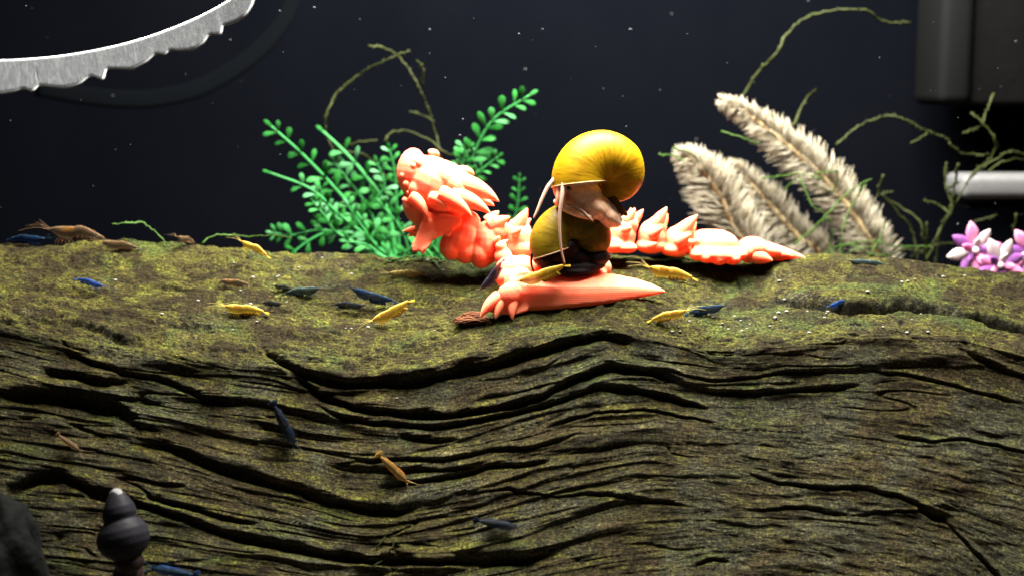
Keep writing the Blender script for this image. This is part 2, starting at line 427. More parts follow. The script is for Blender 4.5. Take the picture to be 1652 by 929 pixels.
def build_log():
    nx, nb, nt_, nf = 1250, 24, 190, 330
    px = np.linspace(-430, 2080, nx)
    t = T_(px)[:, None]; e = E_(px)[:, None]
    sb = np.linspace(1, 0, nb, endpoint=False)
    st = np.linspace(0, 1, nt_, endpoint=False)
    sf = np.linspace(0, 1, nf)
    py_t = t + (e - t) * st[None, :]; py_f = e + (1010 - e) * sf[None, :]
    py = np.concatenate([py_t, py_f], 1)
    PX = np.repeat(px[:, None], py.shape[1], 1)
    base = Pa(PX, py, baseY(PX, py))
    rim = base[:, :1, :]
    back = np.repeat(rim, nb, 1)
    ang = sb[None, :] * math.pi / 2
    back[:, :, 1] += 0.028 * np.sin(ang)
    zr = rim[:, :, 2]
    back[:, :, 2] = zr - (zr - FLOOR) * (1 - np.cos(ang)) ** 1.0
    allp = np.concatenate([back, base], 1)
    du = np.gradient(allp, axis=0); dv = np.gradient(allp, axis=1)
    k = np.ones(15) / 15
    nrm = np.cross(dv, du); nrm /= np.linalg.norm(nrm, axis=2, keepdims=True) + 1e-12
    for c in range(3):   # soften the direction of relief
        nrm[:, :, c] = np.apply_along_axis(lambda r: np.convolve(np.pad(r, 7, 'edge'), k, 'valid'), 1, nrm[:, :, c])
    nrm /= np.linalg.norm(nrm, axis=2, keepdims=True)
    if nrm[nx // 2, nb + nt_ // 2, 2] < 0: nrm = -nrm
    h = np.concatenate([np.repeat(disp(PX[:, :1], py[:, :1]), nb, 1), disp(PX, py)], 1)
    v = allp + nrm * (h * 0.00028)[:, :, None]
    ny = v.shape[1]
    g = np.concatenate([np.repeat(strat(PX[:, :1], py[:, :1]), nb, 1) - sb[None, :] * 120, strat(PX, py)], 1)
    pya = np.concatenate([np.repeat(py[:, :1], nb, 1), py], 1)
    idx = np.arange(nx * ny).reshape(nx, ny)
    q = np.stack([idx[:-1, :-1], idx[:-1, 1:], idx[1:, 1:], idx[1:, :-1]], -1).reshape(-1, 4)
    me = bpy.data.meshes.new('driftwood_log')
    nq = len(q)
    me.vertices.add(nx * ny); me.vertices.foreach_set('co', v.reshape(-1).astype(np.float32))
    me.loops.add(nq * 4); me.loops.foreach_set('vertex_index', q.reshape(-1).astype(np.int32))
    me.polygons.add(nq); me.polygons.foreach_set('loop_start', np.arange(0, nq * 4, 4, dtype=np.int32))
    me.polygons.foreach_set('use_smooth', np.ones(nq, bool))
    me.update(calc_edges=True)
    PXa = np.concatenate([np.repeat(PX[:, :1], nb, 1), PX], 1)
    at = me.attributes.new('grain', 'FLOAT_VECTOR', 'POINT')
    at.data.foreach_set('vector', np.stack([PXa / 100, g / 100, h / 100], -1).reshape(-1).astype(np.float32))
    # algae settles where the wood faces upwards
    dv2 = np.gradient(v, axis=1); du2 = np.gradient(v, axis=0)
    n2 = np.cross(dv2, du2); n2 /= np.linalg.norm(n2, axis=2, keepdims=True) + 1e-12
    if n2[nx // 2, nb + nt_ // 2, 2] < 0: n2 = -n2
    al = sstep(0.30, 0.9, n2[:, :, 2] + 0.5 * fbm(PXa / 60, g / 40, 4, 91.0) + 0.25 * (1 - sstep(-10, 60, pya - E_(PXa))))
    al = al * (1 - 0.55 * sstep(1050, 1300, PXa) * sstep(660, 760, pya))
    a2 = me.attributes.new('algae', 'FLOAT', 'POINT')
    a2.data.foreach_set('value', al.reshape(-1).astype(np.float32))
    me.materials.append(M['log'])
    o = new_obj('driftwood_log', me)
    tag(o, 'large dark driftwood log with layered grain and a green algae covered top', 'driftwood')
    return o
build_log()
def on_log(px, py, lift=0.0):
    Y = float(baseY(np.array(px, float), np.array(py, float)))
    p = P(px, py, Y)
    hh = float(disp(np.array([float(px)]), np.array([float(py)]))[0]) * 0.00028
    n = Vector((0, -0.35, 0.94)) if py < float(E_(px)) else Vector((0, -0.9, 0.43))
    return p + n * (hh + lift)
# ------------------------------------------------------------------ more materials
def see_through(m, f):
    nt = m.node_tree; out = nt.nodes['Material Output']; src = out.inputs[0].links[0].from_socket
    t = N(nt, 'ShaderNodeBsdfTransparent'); mx = N(nt, 'ShaderNodeMixShader'); mx.inputs[0].default_value = f
    nt.links.new(src, mx.inputs[1]); nt.links.new(t.outputs[0], mx.inputs[2]); nt.links.new(mx.outputs[0], out.inputs[0])
    return m
def mat_shell(name, c1, c2, c3, trans):
    m, nt, b = mat_base(name)
    at = N(nt, 'ShaderNodeAttribute', attribute_name='whorl')
    mp = N(nt, 'ShaderNodeMapping'); mp.inputs['Scale'].default_value = (26, 1.2, 1)
    nt.links.new(at.outputs['Vector'], mp.inputs['Vector'])
    lines = noise(nt, 1.0, 4, 0.6, mp.outputs[0], 0.2)
    mp2 = N(nt, 'ShaderNodeMapping'); mp2.inputs['Scale'].default_value = (2.2, 1.5, 1)
    nt.links.new(at.outputs['Vector'], mp2.inputs['Vector'])
    big = noise(nt, 1.0, 3, 0.5, mp2.outputs[0])
    c = ramp(nt, big, [(0.3, c1), (0.5, c2), (0.75, c3)])
    c = mixc(nt, 0.85, c, ramp(nt, lines, [(0.32, (.62, .54, .5)), (0.5, (1, 1, 1)), (0.68, (1.3, 1.3, 1.3))]), 'MULTIPLY')
    nt.links.new(c, b.inputs['Base Color'])
    b.inputs['Roughness'].default_value = 0.46
    b.inputs['Specular IOR Level'].default_value = 0.10
    b.inputs['Subsurface Weight'].default_value = 0.3
    b.inputs['Subsurface Radius'].default_value = (1, .55, .1)
    b.inputs['Subsurface Scale'].default_value = 0.004
    bump(nt, b, lines, 0.8, 0.0003)
    t = N(nt, 'ShaderNodeBsdfTranslucent'); nt.links.new(c, t.inputs[0])
    mx = N(nt, 'ShaderNodeMixShader'); mx.inputs[0].default_value = trans
    nt.links.new(b.outputs[0], mx.inputs[1]); nt.links.new(t.outputs[0], mx.inputs[2])
    nt.links.new(mx.outputs[0], nt.nodes['Material Output'].inputs[0])
    return m
M['gold_shell'] = mat_shell('golden_shell', (0.20, 0.098, 0.0012), (0.25, 0.140, 0.0012), (0.29, 0.178, 0.003), 0.2)
M['olive_shell'] = mat_shell('olive_shell', (0.085, 0.052, 0.003), (0.12, 0.078, 0.003), (0.15, 0.105, 0.005), 0.18)
M['shell_lip'] = simple('shell_lip', (0.50, 0.34, 0.20), rough=0.4, sss=.3)
M['snail_flesh'] = simple('pale_flesh', (0.40, 0.22, 0.14), (0.55, 0.35, 0.24), rough=0.4, scale=400, sss=0.45, srad=(1, .5, .35), sscale=0.004, bumpd=0.0003, bscale=1400)
M['tentacle'] = simple('pale_tentacle', (0.50, 0.32, 0.24), (0.56, 0.38, 0.29), rough=0.4, scale=500, sss=0.5, sscale=0.003)
M['dark_flesh'] = simple('dark_flesh', (0.018, 0.009, 0.012), (0.05, 0.02, 0.02), rough=0.55, scale=500, bumpd=0.0003, bscale=1500)
M['operculum'] = simple('operculum', (0.16, 0.06, 0.03), (0.25, 0.11, 0.05), rough=0.5, scale=900)
M['black_shell'] = simple('slate_shell', (0.024, 0.023, 0.03), (0.038, 0.036, 0.044), rough=0.5, scale=260, bumpd=0.0002, bscale=900, spec=.03)
M['white_tip'] = simple('worn_tip', (0.32, 0.31, 0.32), (0.16, 0.15, 0.16), rough=0.7, scale=700)
M['fern'] = simple('green_plastic', (0.025, 0.19, 0.045), (0.07, 0.34, 0.12), rough=0.32, scale=110, sss=0.15, srad=(.3, 1, .3), trans=0.22)
M['fern_stem'] = simple('green_plastic_stem', (0.035, 0.25, 0.055), (0.05, 0.32, 0.085), rough=0.4, scale=150)
def mat_leaf():
    m, nt, b = mat_base('green_plastic_leaf')
    oi = N(nt, 'ShaderNodeObjectInfo')
    c = ramp(nt, oi.outputs['Random'], [(0.0, (0.006, 0.050, 0.008)), (0.45, (0.015, 0.11, 0.018)), (0.78, (0.030, 0.16, 0.040)), (1.0, (0.070, 0.21, 0.095))])
    n = noise(nt, 2.2, 3, .6)
    c = mixc(nt, .7, c, ramp(nt, n, [(.3, (.6, .65, .6)), (.7, (1.35, 1.3, 1.35))]), 'MULTIPLY')
    nt.links.new(c, b.inputs['Base Color']); b.inputs['Roughness'].default_value = .35; b.inputs['Specular IOR Level'].default_value = .04
    t = N(nt, 'ShaderNodeBsdfTranslucent'); nt.links.new(c, t.inputs[0]); mx = N(nt, 'ShaderNodeMixShader'); mx.inputs[0].default_value = .45
    nt.links.new(b.outputs[0], mx.inputs[1]); nt.links.new(t.outputs[0], mx.inputs[2]); nt.links.new(mx.outputs[0], nt.nodes['Material Output'].inputs[0])
    return m
M['fern'] = mat_leaf()
M['plume'] = simple('bleached_needle', (0.25, 0.205, 0.12), (0.45, 0.42, 0.34), rough=0.6, scale=160, trans=0.3)
M['plume'] = see_through(M['plume'], .22)
M['plume_stem'] = simple('plume_stem', (0.34, 0.24, 0.12), (0.46, 0.36, 0.2), rough=0.6, scale=250)
M['moss'] = simple('moss', (0.055, 0.065, 0.014), (0.10, 0.13, 0.028), rough=0.6, scale=120, trans=0.2)
M['moss_bright'] = simple('bright_moss', (0.07, 0.15, 0.02), (0.11, 0.24, 0.04), rough=0.6, scale=120, trans=0.2)
M['pink'] = simple('pink_petal', (0.62, 0.14, 0.36), (0.80, 0.36, 0.56), rough=0.45, scale=130, trans=0.3)
M['petal_white'] = simple('pale_petal', (0.60, 0.45, 0.50), (0.72, 0.62, 0.6), rough=0.5, scale=130, trans=0.3)
M['violet'] = simple('violet_petal', (0.36, 0.10, 0.48), (0.55, 0.22, 0.62), rough=0.45, scale=130, trans=0.3)
M['white_plastic'] = simple('white_plastic', (0.75, 0.75, 0.76), rough=0.35)
M['bar_plastic'] = simple('off_white_plastic', (0.13, 0.13, 0.135), (0.16, 0.16, 0.16), rough=0.45, spec=.2)
M['grey_plastic'] = simple('pale_grey_plastic', (0.26, 0.265, 0.27), (0.32, 0.325, 0.33), rough=0.4, scale=60)
M['dark_plastic'] = simple('dark_grey_plastic', (0.0075, 0.0075, 0.0078), (0.010, 0.0098, 0.0096), rough=0.8, spec=0.02, scale=90, bumpd=0.0003, bscale=300)
M['edge_plastic'] = simple('grey_edge_plastic', (0.020, 0.021, 0.022), rough=0.6, spec=0.03)
M['faint'] = simple('smoky_ring', (0.0095, 0.0115, 0.0145), rough=0.9, spec=0.0)  # dull grey for the reflection painted on the backdrop
M['leaf'] = simple('dry_leaf', (0.05, 0.018, 0.008), (0.22, 0.075, 0.025), rough=0.7, scale=420, bumpd=0.0005)
M['stone'] = simple('dark_stone', (0.006, 0.007, 0.007), (0.016, 0.017, 0.016), rough=0.95, spec=0.0, scale=150, bumpd=0.0012)
M['grain_white'] = simple('white_grain', (0.6, 0.58, 0.52), rough=0.5)
M['mote'] = simple('mote', (0.10, 0.105, 0.115), rough=0.6)
def mat_rim():
    m = simple('frosted_skirt', (0.27, 0.28, 0.29), (0.38, 0.39, 0.40), rough=0.4, scale=160, trans=0.3)
    nt = m.node_tree; b = nt.nodes['Principled BSDF']
    at = N(nt, 'ShaderNodeAttribute', attribute_name='whorl')
    mp = N(nt, 'ShaderNodeMapping'); mp.inputs['Scale'].default_value = (34, 2.2, 1)
    nt.links.new(at.outputs['Vector'], mp.inputs['Vector'])
    st = noise(nt, 1.0, 5, 0.7, mp.outputs[0], 1.6)
    c = ramp(nt, st, [(.36, (0.050, 0.053, 0.057)), (.5, (0.062, 0.065, 0.069)), (.64, (0.105, 0.109, 0.114))])
    nt.links.new(c, b.inputs['Base Color'])
    bump(nt, b, st, 0.35, 0.0008)
    return see_through(m, .25)
M['skirt'] = mat_rim()
M['hem'] = simple('frosted_hem', (0.35, 0.36, 0.37), rough=.5)
def shrimp_mat(n, c1, c2, tr=0.25, rough=.45):
    c1 = tuple(x * .7 for x in c1)
    return see_through(simple(n, c1, c2, rough=rough, scale=7, sss=0.3, sscale=0.002, trans=tr, spec=0.025), .12 + .5 * tr)
M['s_yellow'] = shrimp_mat('yellow_shrimp', (0.30, 0.19, 0.015), (0.44, 0.29, 0.03))
M['s_yellow_back'] = shrimp_mat('yellow_shrimp_back', (0.55, 0.42, 0.10), (0.62, 0.48, 0.14))
M['s_saddle'] = shrimp_mat('orange_saddle', (0.42, 0.16, 0.015), (0.50, 0.22, 0.02))
M['s_pale'] = shrimp_mat('pale_yellow_shrimp', (0.17, 0.13, 0.03), (0.24, 0.19, 0.06), .3)
M['s_pale_back'] = shrimp_mat('pale_shrimp_back', (0.32, 0.24, 0.08), (0.38, 0.29, 0.11))
M['s_blue'] = shrimp_mat('blue_shrimp', (0.006, 0.018, 0.055), (0.012, 0.035, 0.10))
M['s_blue_back'] = shrimp_mat('blue_shrimp_back', (0.02, 0.05, 0.09), (0.03, 0.07, 0.11))
M['s_bright'] = shrimp_mat('bright_blue_shrimp', (0.008, 0.035, 0.16), (0.015, 0.06, 0.24))
M['s_bright_back'] = shrimp_mat('bright_blue_back', (0.012, 0.055, 0.24), (0.02, 0.07, 0.28))
M['s_teal'] = shrimp_mat('teal_shrimp', (0.015, 0.03, 0.032), (0.03, 0.05, 0.05), .2)
M['s_teal_back'] = shrimp_mat('teal_shrimp_back', (0.06, 0.11, 0.10), (0.08, 0.13, 0.12))
M['s_brown'] = shrimp_mat('tan_shrimp', (0.10, 0.065, 0.035), (0.17, 0.11, 0.06), .35)
M['s_brown_back'] = shrimp_mat('tan_shrimp_back', (0.22, 0.13, 0.06), (0.28, 0.17, 0.09))
M['s_orange'] = shrimp_mat('orange_shrimp', (0.20, 0.09, 0.02), (0.30, 0.14, 0.03), .3)
M['s_orange_back'] = shrimp_mat('orange_shrimp_back', (0.30, 0.19, 0.06), (0.36, 0.24, 0.08))
M['s_black'] = shrimp_mat('dark_shrimp', (0.006, 0.010, 0.020), (0.014, 0.02, 0.035))
M['s_black_back'] = shrimp_mat('dark_shrimp_back', (0.018, 0.026, 0.035), (0.025, 0.033, 0.045))
M['s_plum'] = shrimp_mat('plum_shrimp', (0.02, 0.014, 0.035), (0.06, 0.045, 0.07))
M['s_plum_back'] = shrimp_mat('plum_shrimp_back', (0.07, 0.06, 0.09), (0.10, 0.085, 0.11))
M['eye'] = simple('eye', (0.004, 0.004, 0.006), rough=0.2)

# ------------------------------------------------------------------ dragon toy
DY = 0.070
def D(px, py, d=0.0):
    return P(px, py, DY + d * PXM)
def px2m(d): return (DIST + DY + d * PXM) / FPX
dragon = thing('articulated_dragon_toy', on_log(1000, 425), 'coral pink printed dragon toy with spiky head lying across the log', 'toy')
def ell(mb, px, py, rx, ry, rd, d=0, rotdeg=0, n=16, k=10):
    s = px2m(d)
    mb.ball(D(px, py, d), (rx * s, rd * s, ry * s), n, k, rot=Matrix.Rotation(math.radians(rotdeg), 3, 'Y'))
def hrn(mb, a, b, r, da=0, db=None, bend=(0, 0), flat=1.0):
    db = da if db is None else db
    s = px2m(da)
    mb.horn(D(a[0], a[1], da), D(b[0], b[1], db), r * s, (bend[0] * s, 0, -bend[1] * s), flat=flat, n=12, k=10)
def plate(mb, poly, d0, thick, wav=0.0):
    """a thick traced plate, rounded later by the remesh"""
    n = len(poly); v = []
    for k, (x, y) in enumerate(poly):
        v.append(D(x, y, d0 - thick / 2 + wav * math.sin(k * 1.9)))
    for k, (x, y) in enumerate(poly):
        v.append(D(x, y, d0 + thick / 2 + wav * math.sin(k * 1.9)))
    f = [tuple(range(n)), tuple(range(n, 2 * n))[::-1]] + [(i, i + n, (i + 1) % n + n, (i + 1) % n) for i in range(n)]
    mb.add(v, f)

HD = -8
b = MB()
ell(b, 694, 296, 50, 44, 44, HD, 25)
ell(b, 738, 300, 38, 26, 42, HD - 2, 30)
ell(b, 712, 322, 40, 22, 46, HD - 4, 25)
ell(b, 664, 276, 24, 37, 34, HD - 4, 8)
ell(b, 722, 288, 46, 26, 40, HD, 28)
ell(b, 676, 330, 27, 34, 34, HD, -10)
ell(b, 716, 335, 42, 26, 34, HD, 12)
ell(b, 674, 262, 20, 14, 26, HD - 10, 35)
ell(b, 690, 360, 22, 22, 26, HD)
ell(b, 668, 305, 10, 12, 10, HD - 32)
head = b.fuse('head', M['coral'], dragon, 0.0005, 3)
b = MB(); plate(b, [(684, 340), (700, 345), (724, 344), (746, 352), (744, 364), (733, 370), (725, 382), (712, 380), (698, 388), (690, 400), (682, 412), (675, 404), (665, 408), (664, 396), (672, 380), (678, 362)], HD - 34, 13, 3)
b.fuse('jaw_frill', M['coral'], head, 0.0006, 4)
for (a, c, r, da, db) in [((722, 288), (806, 326), 17, HD - 22, HD - 30), ((712, 306), (793, 346), 15, HD - 34, HD - 44),
                          ((694, 302), (763, 351), 14.5, HD - 42, HD - 52), ((684, 312), (726, 342), 10, HD - 44, HD - 52),
                          ((656, 306), (691, 354), 11, HD - 34, HD - 46), ((738, 318), (799, 333), 10, HD - 8, HD - 6),
                          ((734, 274), (766, 285), 8, HD + 8, HD + 12), ((688, 248), (709, 254), 7, HD + 4, HD + 8),
                          ((690, 377), (648, 374), 8, HD + 24, HD + 28), ((726, 300), (788, 312), 11, HD + 22, HD + 30),
                          ((690, 380), (655, 383), 6, HD + 26, HD + 30)]:
    b = MB(); a = (a[0] + (c[0] - a[0]) * .22, a[1] + (c[1] - a[1]) * .22); hrn(b, a, c, r * 1.06, da, db, bend=(2, -4)); b.fuse('horn', M['coral'], head, 0.0005, 2)
for (x, y, r) in [(655, 297, 6.5), (653, 323, 6), (666, 268, 7), (648, 283, 4.5), (658, 311, 4), (662, 337, 4)]:
    b = MB(); s = px2m(HD)
    dep = -34 if x < 670 else -43
    b.ball(D(x, y, HD + dep), (r * s * .8, r * s * .5, r * s * .8), 10, 7); b.build('nub', M['coral'], head)
# neck, body and tail links
def link(lumps, spikes, name='body_link'):
    b = MB()
    for l in lumps: ell(b, *l)
    o = b.fuse(name, M['coral'], dragon, 0.0006, 4)
    for s in spikes:
        b = MB(); hrn(b, *s); b.fuse('spike', M['coral'], o, 0.0005, 2)
    return o
link([(742, 382, 29, 32, 30, -16, 20), (728, 398, 20, 22, 24, -20, 0), (752, 404, 22, 22, 26, -14, 0), (750, 360, 26, 22, 26, -6, 0)], [], 'neck_link')
link([(786, 392, 25, 36, 34, -10, 0), (776, 408, 20, 26, 30, -14, 0), (800, 372, 22, 22, 30, -6, 0)],
     [((790, 366), (824, 349), 13, -22, -28), ((786, 358), (806, 340), 10, 6, 8), ((800, 392), (806, 380), 7, -40, -48), ((806, 400), (820, 386), 8, -38, -46)], 'neck_link')
link([(836, 385, 24, 34, 34, -2, 0), (838, 400, 26, 22, 36, -4, 0)],
     [((832, 372), (852, 335), 13, -14, -18), ((836, 370), (858, 352), 9, 12, 16), ((828, 378), (842, 368), 8, -34, -42)], 'neck_link')
for cx in (878, 918, 958):
    link([(cx, 388, 24, 30, 34, 10, 0), (cx, 404, 26, 18, 36, 8, 0)],
         [((cx - 2, 372), (cx + 16, 345), 11, 4, 2), ((cx + 2, 372), (cx + 20, 352), 9, 26, 30)])
link([(1004, 378, 22, 28, 30, 10, 0), (1000, 394, 24, 15, 32, 6, 0), (1014, 362, 16, 16, 22, 10, 0), (990, 397, 16, 12, 20, -14, 0)],
     [((1010, 358), (1026, 335), 10, 0, -2), ((1018, 362), (1039, 337), 9, 16, 20), ((1006, 372), (1020, 366), 9, -18, -26), ((1016, 358), (1018, 334), 7, 8, 10)])
link([(1012, 400, 17, 9, 14, -20, 0)], [], 'foot_link')
link([(1052, 382, 23, 28, 32, 12, 0), (1050, 396, 25, 14, 33, 8, 0), (1060, 366, 16, 18, 24, 12, 0)],
     [((1056, 366), (1077, 333), 12, 2, -2), ((1066, 364), (1078, 344), 9, 22, 26), ((1050, 380), (1070, 366), 10, -18, -28), ((1046, 398), (1062, 392), 8, -22, -28)])
link([(1094, 390, 24, 26, 32, 12, 0), (1090, 402, 27, 13, 33, 8, 0), (1104, 376, 17, 18, 24, 12, 0)],
     [((1098, 376), (1126, 346), 13, 2, -2), ((1110, 376), (1124, 358), 9, 22, 26), ((1092, 392), (1116, 377), 11, -18, -28), ((1104, 394), (1128, 388), 7, -16, -18)])
link([(1154, 393, 38, 23, 36, 6, 4), (1140, 388, 28, 18, 30, 8, 0), (1158, 410, 48, 15, 36, -10, 3), (1124, 410, 13, 11, 22, -16, 0), (1140, 415, 13, 10, 20, -24, 0), (1160, 418, 14, 10, 20, -26, 0), (1182, 417, 14, 11, 20, -24, 0), (1196, 410, 11, 11, 20, -18, 0)], [], 'tail_plate')
tail = link([(1216, 400, 26, 18, 30, 0, 8), (1236, 403, 30, 13, 26, 2, 12), (1206, 405, 14, 20, 28, -4, 0)],
     [((1216, 402), (1306, 418), 16, 2, 4), ((1216, 412), (1248, 421), 13, -18, -30), ((1226, 406), (1280, 413), 12, -4, -10)], 'tail_tip')
# foreleg lying towards the viewer
def AY(px, py): return (float(baseY(np.array(float(px)), np.array(float(py)))) - DY) / PXM
ad = AY(950, 494) + 31
def arm_mesh():
    secs = [(822, 436, 452, 500, 34), (845, 438, 460, 502, 36), (900, 441, 464, 499, 34), (950, 440, 464, 494, 31), (990, 442, 464, 489, 27), (1025, 449, 465, 482, 21), (1050, 457, 467, 477, 13), (1066, 465, 469, 473, 6), (1073, 469, 470, 471.5, 2)]
    v = []; n = 8
    for (x, yt, yr, yb, w) in secs:
        v += [D(x, yt + 1, ad + w), D(x, yt, ad + w * .3), D(x, (yt + yr) / 2 - 1, ad - w * .55), D(x, yr - 1, ad - w * .92), D(x, yr + (yb - yr) * .3, ad - w), D(x, yr + (yb - yr) * .85, ad - w), D(x, yb, ad - w * .8), D(x, yb, ad + w)]
    k = len(secs)
    f = [(i * n + j, (i + 1) * n + j, (i + 1) * n + (j + 1) % n, i * n + (j + 1) % n) for i in range(k - 1) for j in range(n)]
    f += [tuple(range(n)), tuple((k - 1) * n + j for j in range(n))[::-1]]
    b = MB(); b.add(v, f)
    ell(b, 838, 456, 26, 26, 34, ad)
    poly = [(852, 437), (836, 438), (824, 450), (812, 466), (800, 480), (789, 493), (786, 501), (796, 505), (806, 505), (816, 507), (828, 508), (840, 505), (852, 501)]
    n = len(poly)
    fr = lambda y: ad - 24 - 16 * (y - 437) / 70
    v = [D(x, y, fr(y)) for x, y in poly] + [D(x, y, fr(y) + 34) for x, y in poly]
    b.add(v, [tuple(range(n)), tuple(range(n, 2 * n))[::-1]] + [(i, i + n, (i + 1) % n + n, (i + 1) % n) for i in range(n)])
    ell(b, 822, 476, 22, 20, 14, ad - 32, -35)
    return b
b = arm_mesh()
leg = b.fuse('foreleg', M['coral'], dragon, 0.00055, 2)
for (a, c, r, d1) in [((806, 478), (774, 514), 12, -30), ((814, 482), (799, 517), 11, -36), ((829, 482), (827, 518), 11.5, -36)]:
    b = MB(); hrn(b, a, c, r, ad - 30, ad - 46, bend=(-2, -3)); b.fuse('toe', M['coral'], leg, 0.0005, 2)
b = MB()
for l in [(826, 434, 27, 22, 26, (ad + -10) * .6, 0), (820, 448, 22, 18, 22, ad * .75, 0), (842, 428, 26, 16, 26, ad * .45, 0), (812, 414, 15, 15, 16, -44, 0), (808, 398, 10, 9, 10, -46, 0)]:
    ell(b, *l)
b.fuse('shoulder', M['coral'], dragon, 0.0006, 3)
b = MB(); ell(b, 974, 432, 13, 15, 20, ad * .55); ell(b, 950, 440, 30, 10, 26, ad * .7); ell(b, 862, 432, 16, 18, 22, ad * .6)
b.fuse('hind_leg', M['coral'], dragon, 0.0006, 3)

# ------------------------------------------------------------------ snails
def shell(name, parent, mat, cx, cy, Y, table, ang_end, ax_tilt, spire, lipmat, k_dep=1.05, cfac=0.93):
    s = (DIST + Y) / FPX
    a = np.array(table, float)
    C = P(cx, cy, Y)
    nseg, n = 150, 40
    v = []; w = []
    th = np.linspace(a[0, 0], ang_end, nseg)
    R = Matrix.Rotation(ax_tilt[0], 3, 'X') @ Matrix.Rotation(ax_tilt[1], 3, 'Z')
    for i, t in enumerate(th):
        r = float(np.interp(t, a[:, 0], a[:, 1])) * s
        rmax = a[:, 1].max() * s
        d = r * cfac
        tr = math.radians(t)
        e = Vector((math.cos(tr), 0, math.sin(tr))); ax = Vector((0, 1, 0))
        c = e * d + ax * (rmax - r) * spire
        for j in range(n):
            u = 2 * math.pi * j / n
            q = c + e * (math.cos(u) * r * 1.03) + ax * (math.sin(u) * r * k_dep)
            v.append(C + R @ q); w.append((i / 30.0, math.cos(u) , math.sin(u)))
    f = [(i * n + j, (i + 1) * n + j, (i + 1) * n + (j + 1) % n, i * n + (j + 1) % n) for i in range(nseg - 1) for j in range(n)]
    f += [tuple(range(n))]
    o = mesh_obj(name, v, f, mat, parent)
    at = o.data.attributes.new('whorl', 'FLOAT_VECTOR', 'POINT')
    at.data.foreach_set('vector', np.array(w, np.float32).reshape(-1))
    ring = v[-n:]
    b = MB(); cen = sum(ring, Vector()) / n
    pts = [p + (p - cen) * 0.012 for p in ring]
    b.tube(pts + pts[:2], 1.05 * s, 8, cap=False)
    b.build('shell_lip', lipmat, o)
    return o, ring, cen

SY = DY + (ad + 6) * PXM
upY = SY - 0.003
up = thing('golden_snail', P(940, 350, upY), 'golden yellow apple snail with long pale tentacles perched on the olive snail', 'snail', 'stacked snails')
tab = [(-640, 2.5), (-480, 4), (-300, 6.5), (-180, 9), (-120, 12), (-60, 18), (-30, 26), (0, 33), (45, 40), (90, 42.5), (140, 44), (190, 44)]
sh, ring, cen = shell('shell', up, M['gold_shell'], 975, 294, upY, tab, 186, (math.radians(-8), math.radians(10)), 0.55, M['shell_lip'])
def S(px, py, d=0): return P(px, py, upY + d * PXM)
def sel(b, px, py, rx, ry, rd, d=0, rot=0):
    s = (DIST + upY + d * PXM) / FPX
    b.ball(S(px, py, d), (rx * s, rd * s, ry * s), 16, 10, rot=Matrix.Rotation(math.radians(rot), 3, 'Y'))
b = MB()
sel(b, 932, 288, 36, 20, 34, 4); sel(b, 940, 312, 33, 24, 30, 0, 15); sel(b, 958, 332, 36, 22, 32, 2, 25)
sel(b, 978, 346, 22, 18, 30, 6, 40); sel(b, 905, 312, 9, 24, 12, -24, 3); sel(b, 915, 330, 24, 9, 26, -8, 15); sel(b, 930, 343, 32, 7, 30, -10, 18)
sel(b, 898, 300, 7, 20, 9, -14, -3); sel(b, 985, 352, 16, 18, 22, 4, 55); sel(b, 996, 358, 8, 10, 14, 2, 30)
body = b.fuse('body', M['snail_flesh'], up, 0.0006, 5)
for pts, r0 in (([(896, 288, -18), (884, 302, -26), (874, 322, -34), (866, 342, -40), (861, 352, -42)], 3.9), ([(909, 290, -34), (907, 315, -46), (903, 345, -52), (903, 375, -56), (906, 405, -58), (911, 427, -58)], 3.7)):
    b = MB(); q = spline([S(*p) for p in pts], 26); s = px2m(0)
    b.tube(q, [max(.9, r0 * (1 - 0.62 * i / 25)) * s for i in range(26)], 10)
    b.build('tentacle', M['tentacle'], up)
for (x, y, r, d) in ((918, 304, 4.6, -36), (950, 291, 4.6, -38)):
    b = MB(); b.ball(S(x, y, d), r * px2m(0), 10, 8); e = b.build('eye_stalk', M['tentacle'], up)
    b = MB(); b.ball(S(x - .5, y - .5, d - r * .8), r * .45 * px2m(0), 8, 6); b.build('pupil', M['eye'], e)
b = MB()
v = [S(976, 306, 4), S(990, 312, -4), S(1014, 346, -8), S(1010, 350, -8), S(984, 338, -2), S(972, 326, 4)]
v2 = [p + Vector((0, 0.0012, 0)) for p in v]; n = len(v)
b.add(v + v2, [tuple(range(n)), tuple(range(n, 2 * n))[::-1]] + [(i, i + n, (i + 1) % n + n, (i + 1) % n) for i in range(n)])
b.fuse('operculum', M['operculum'], up, 0.0004, 2)
b = MB(); b.horn(S(978, 338, -4), S(1004, 366, -8), 14 * PXM, flat=.5); b.fuse('foot_flap', M['snail_flesh'], up, 0.0005, 2)
b = MB(); q = spline([S(911, 328, -34), S(925, 334, -38), S(938, 340, -40), S(950, 352, -40), S(957, 357, -36)], 16)
b.tube(q, [(1.0 + 1.6 * math.sin(i / 15 * 3.14)) * PXM for i in range(16)], 8); b.build('foot_edge', M['tentacle'], up)

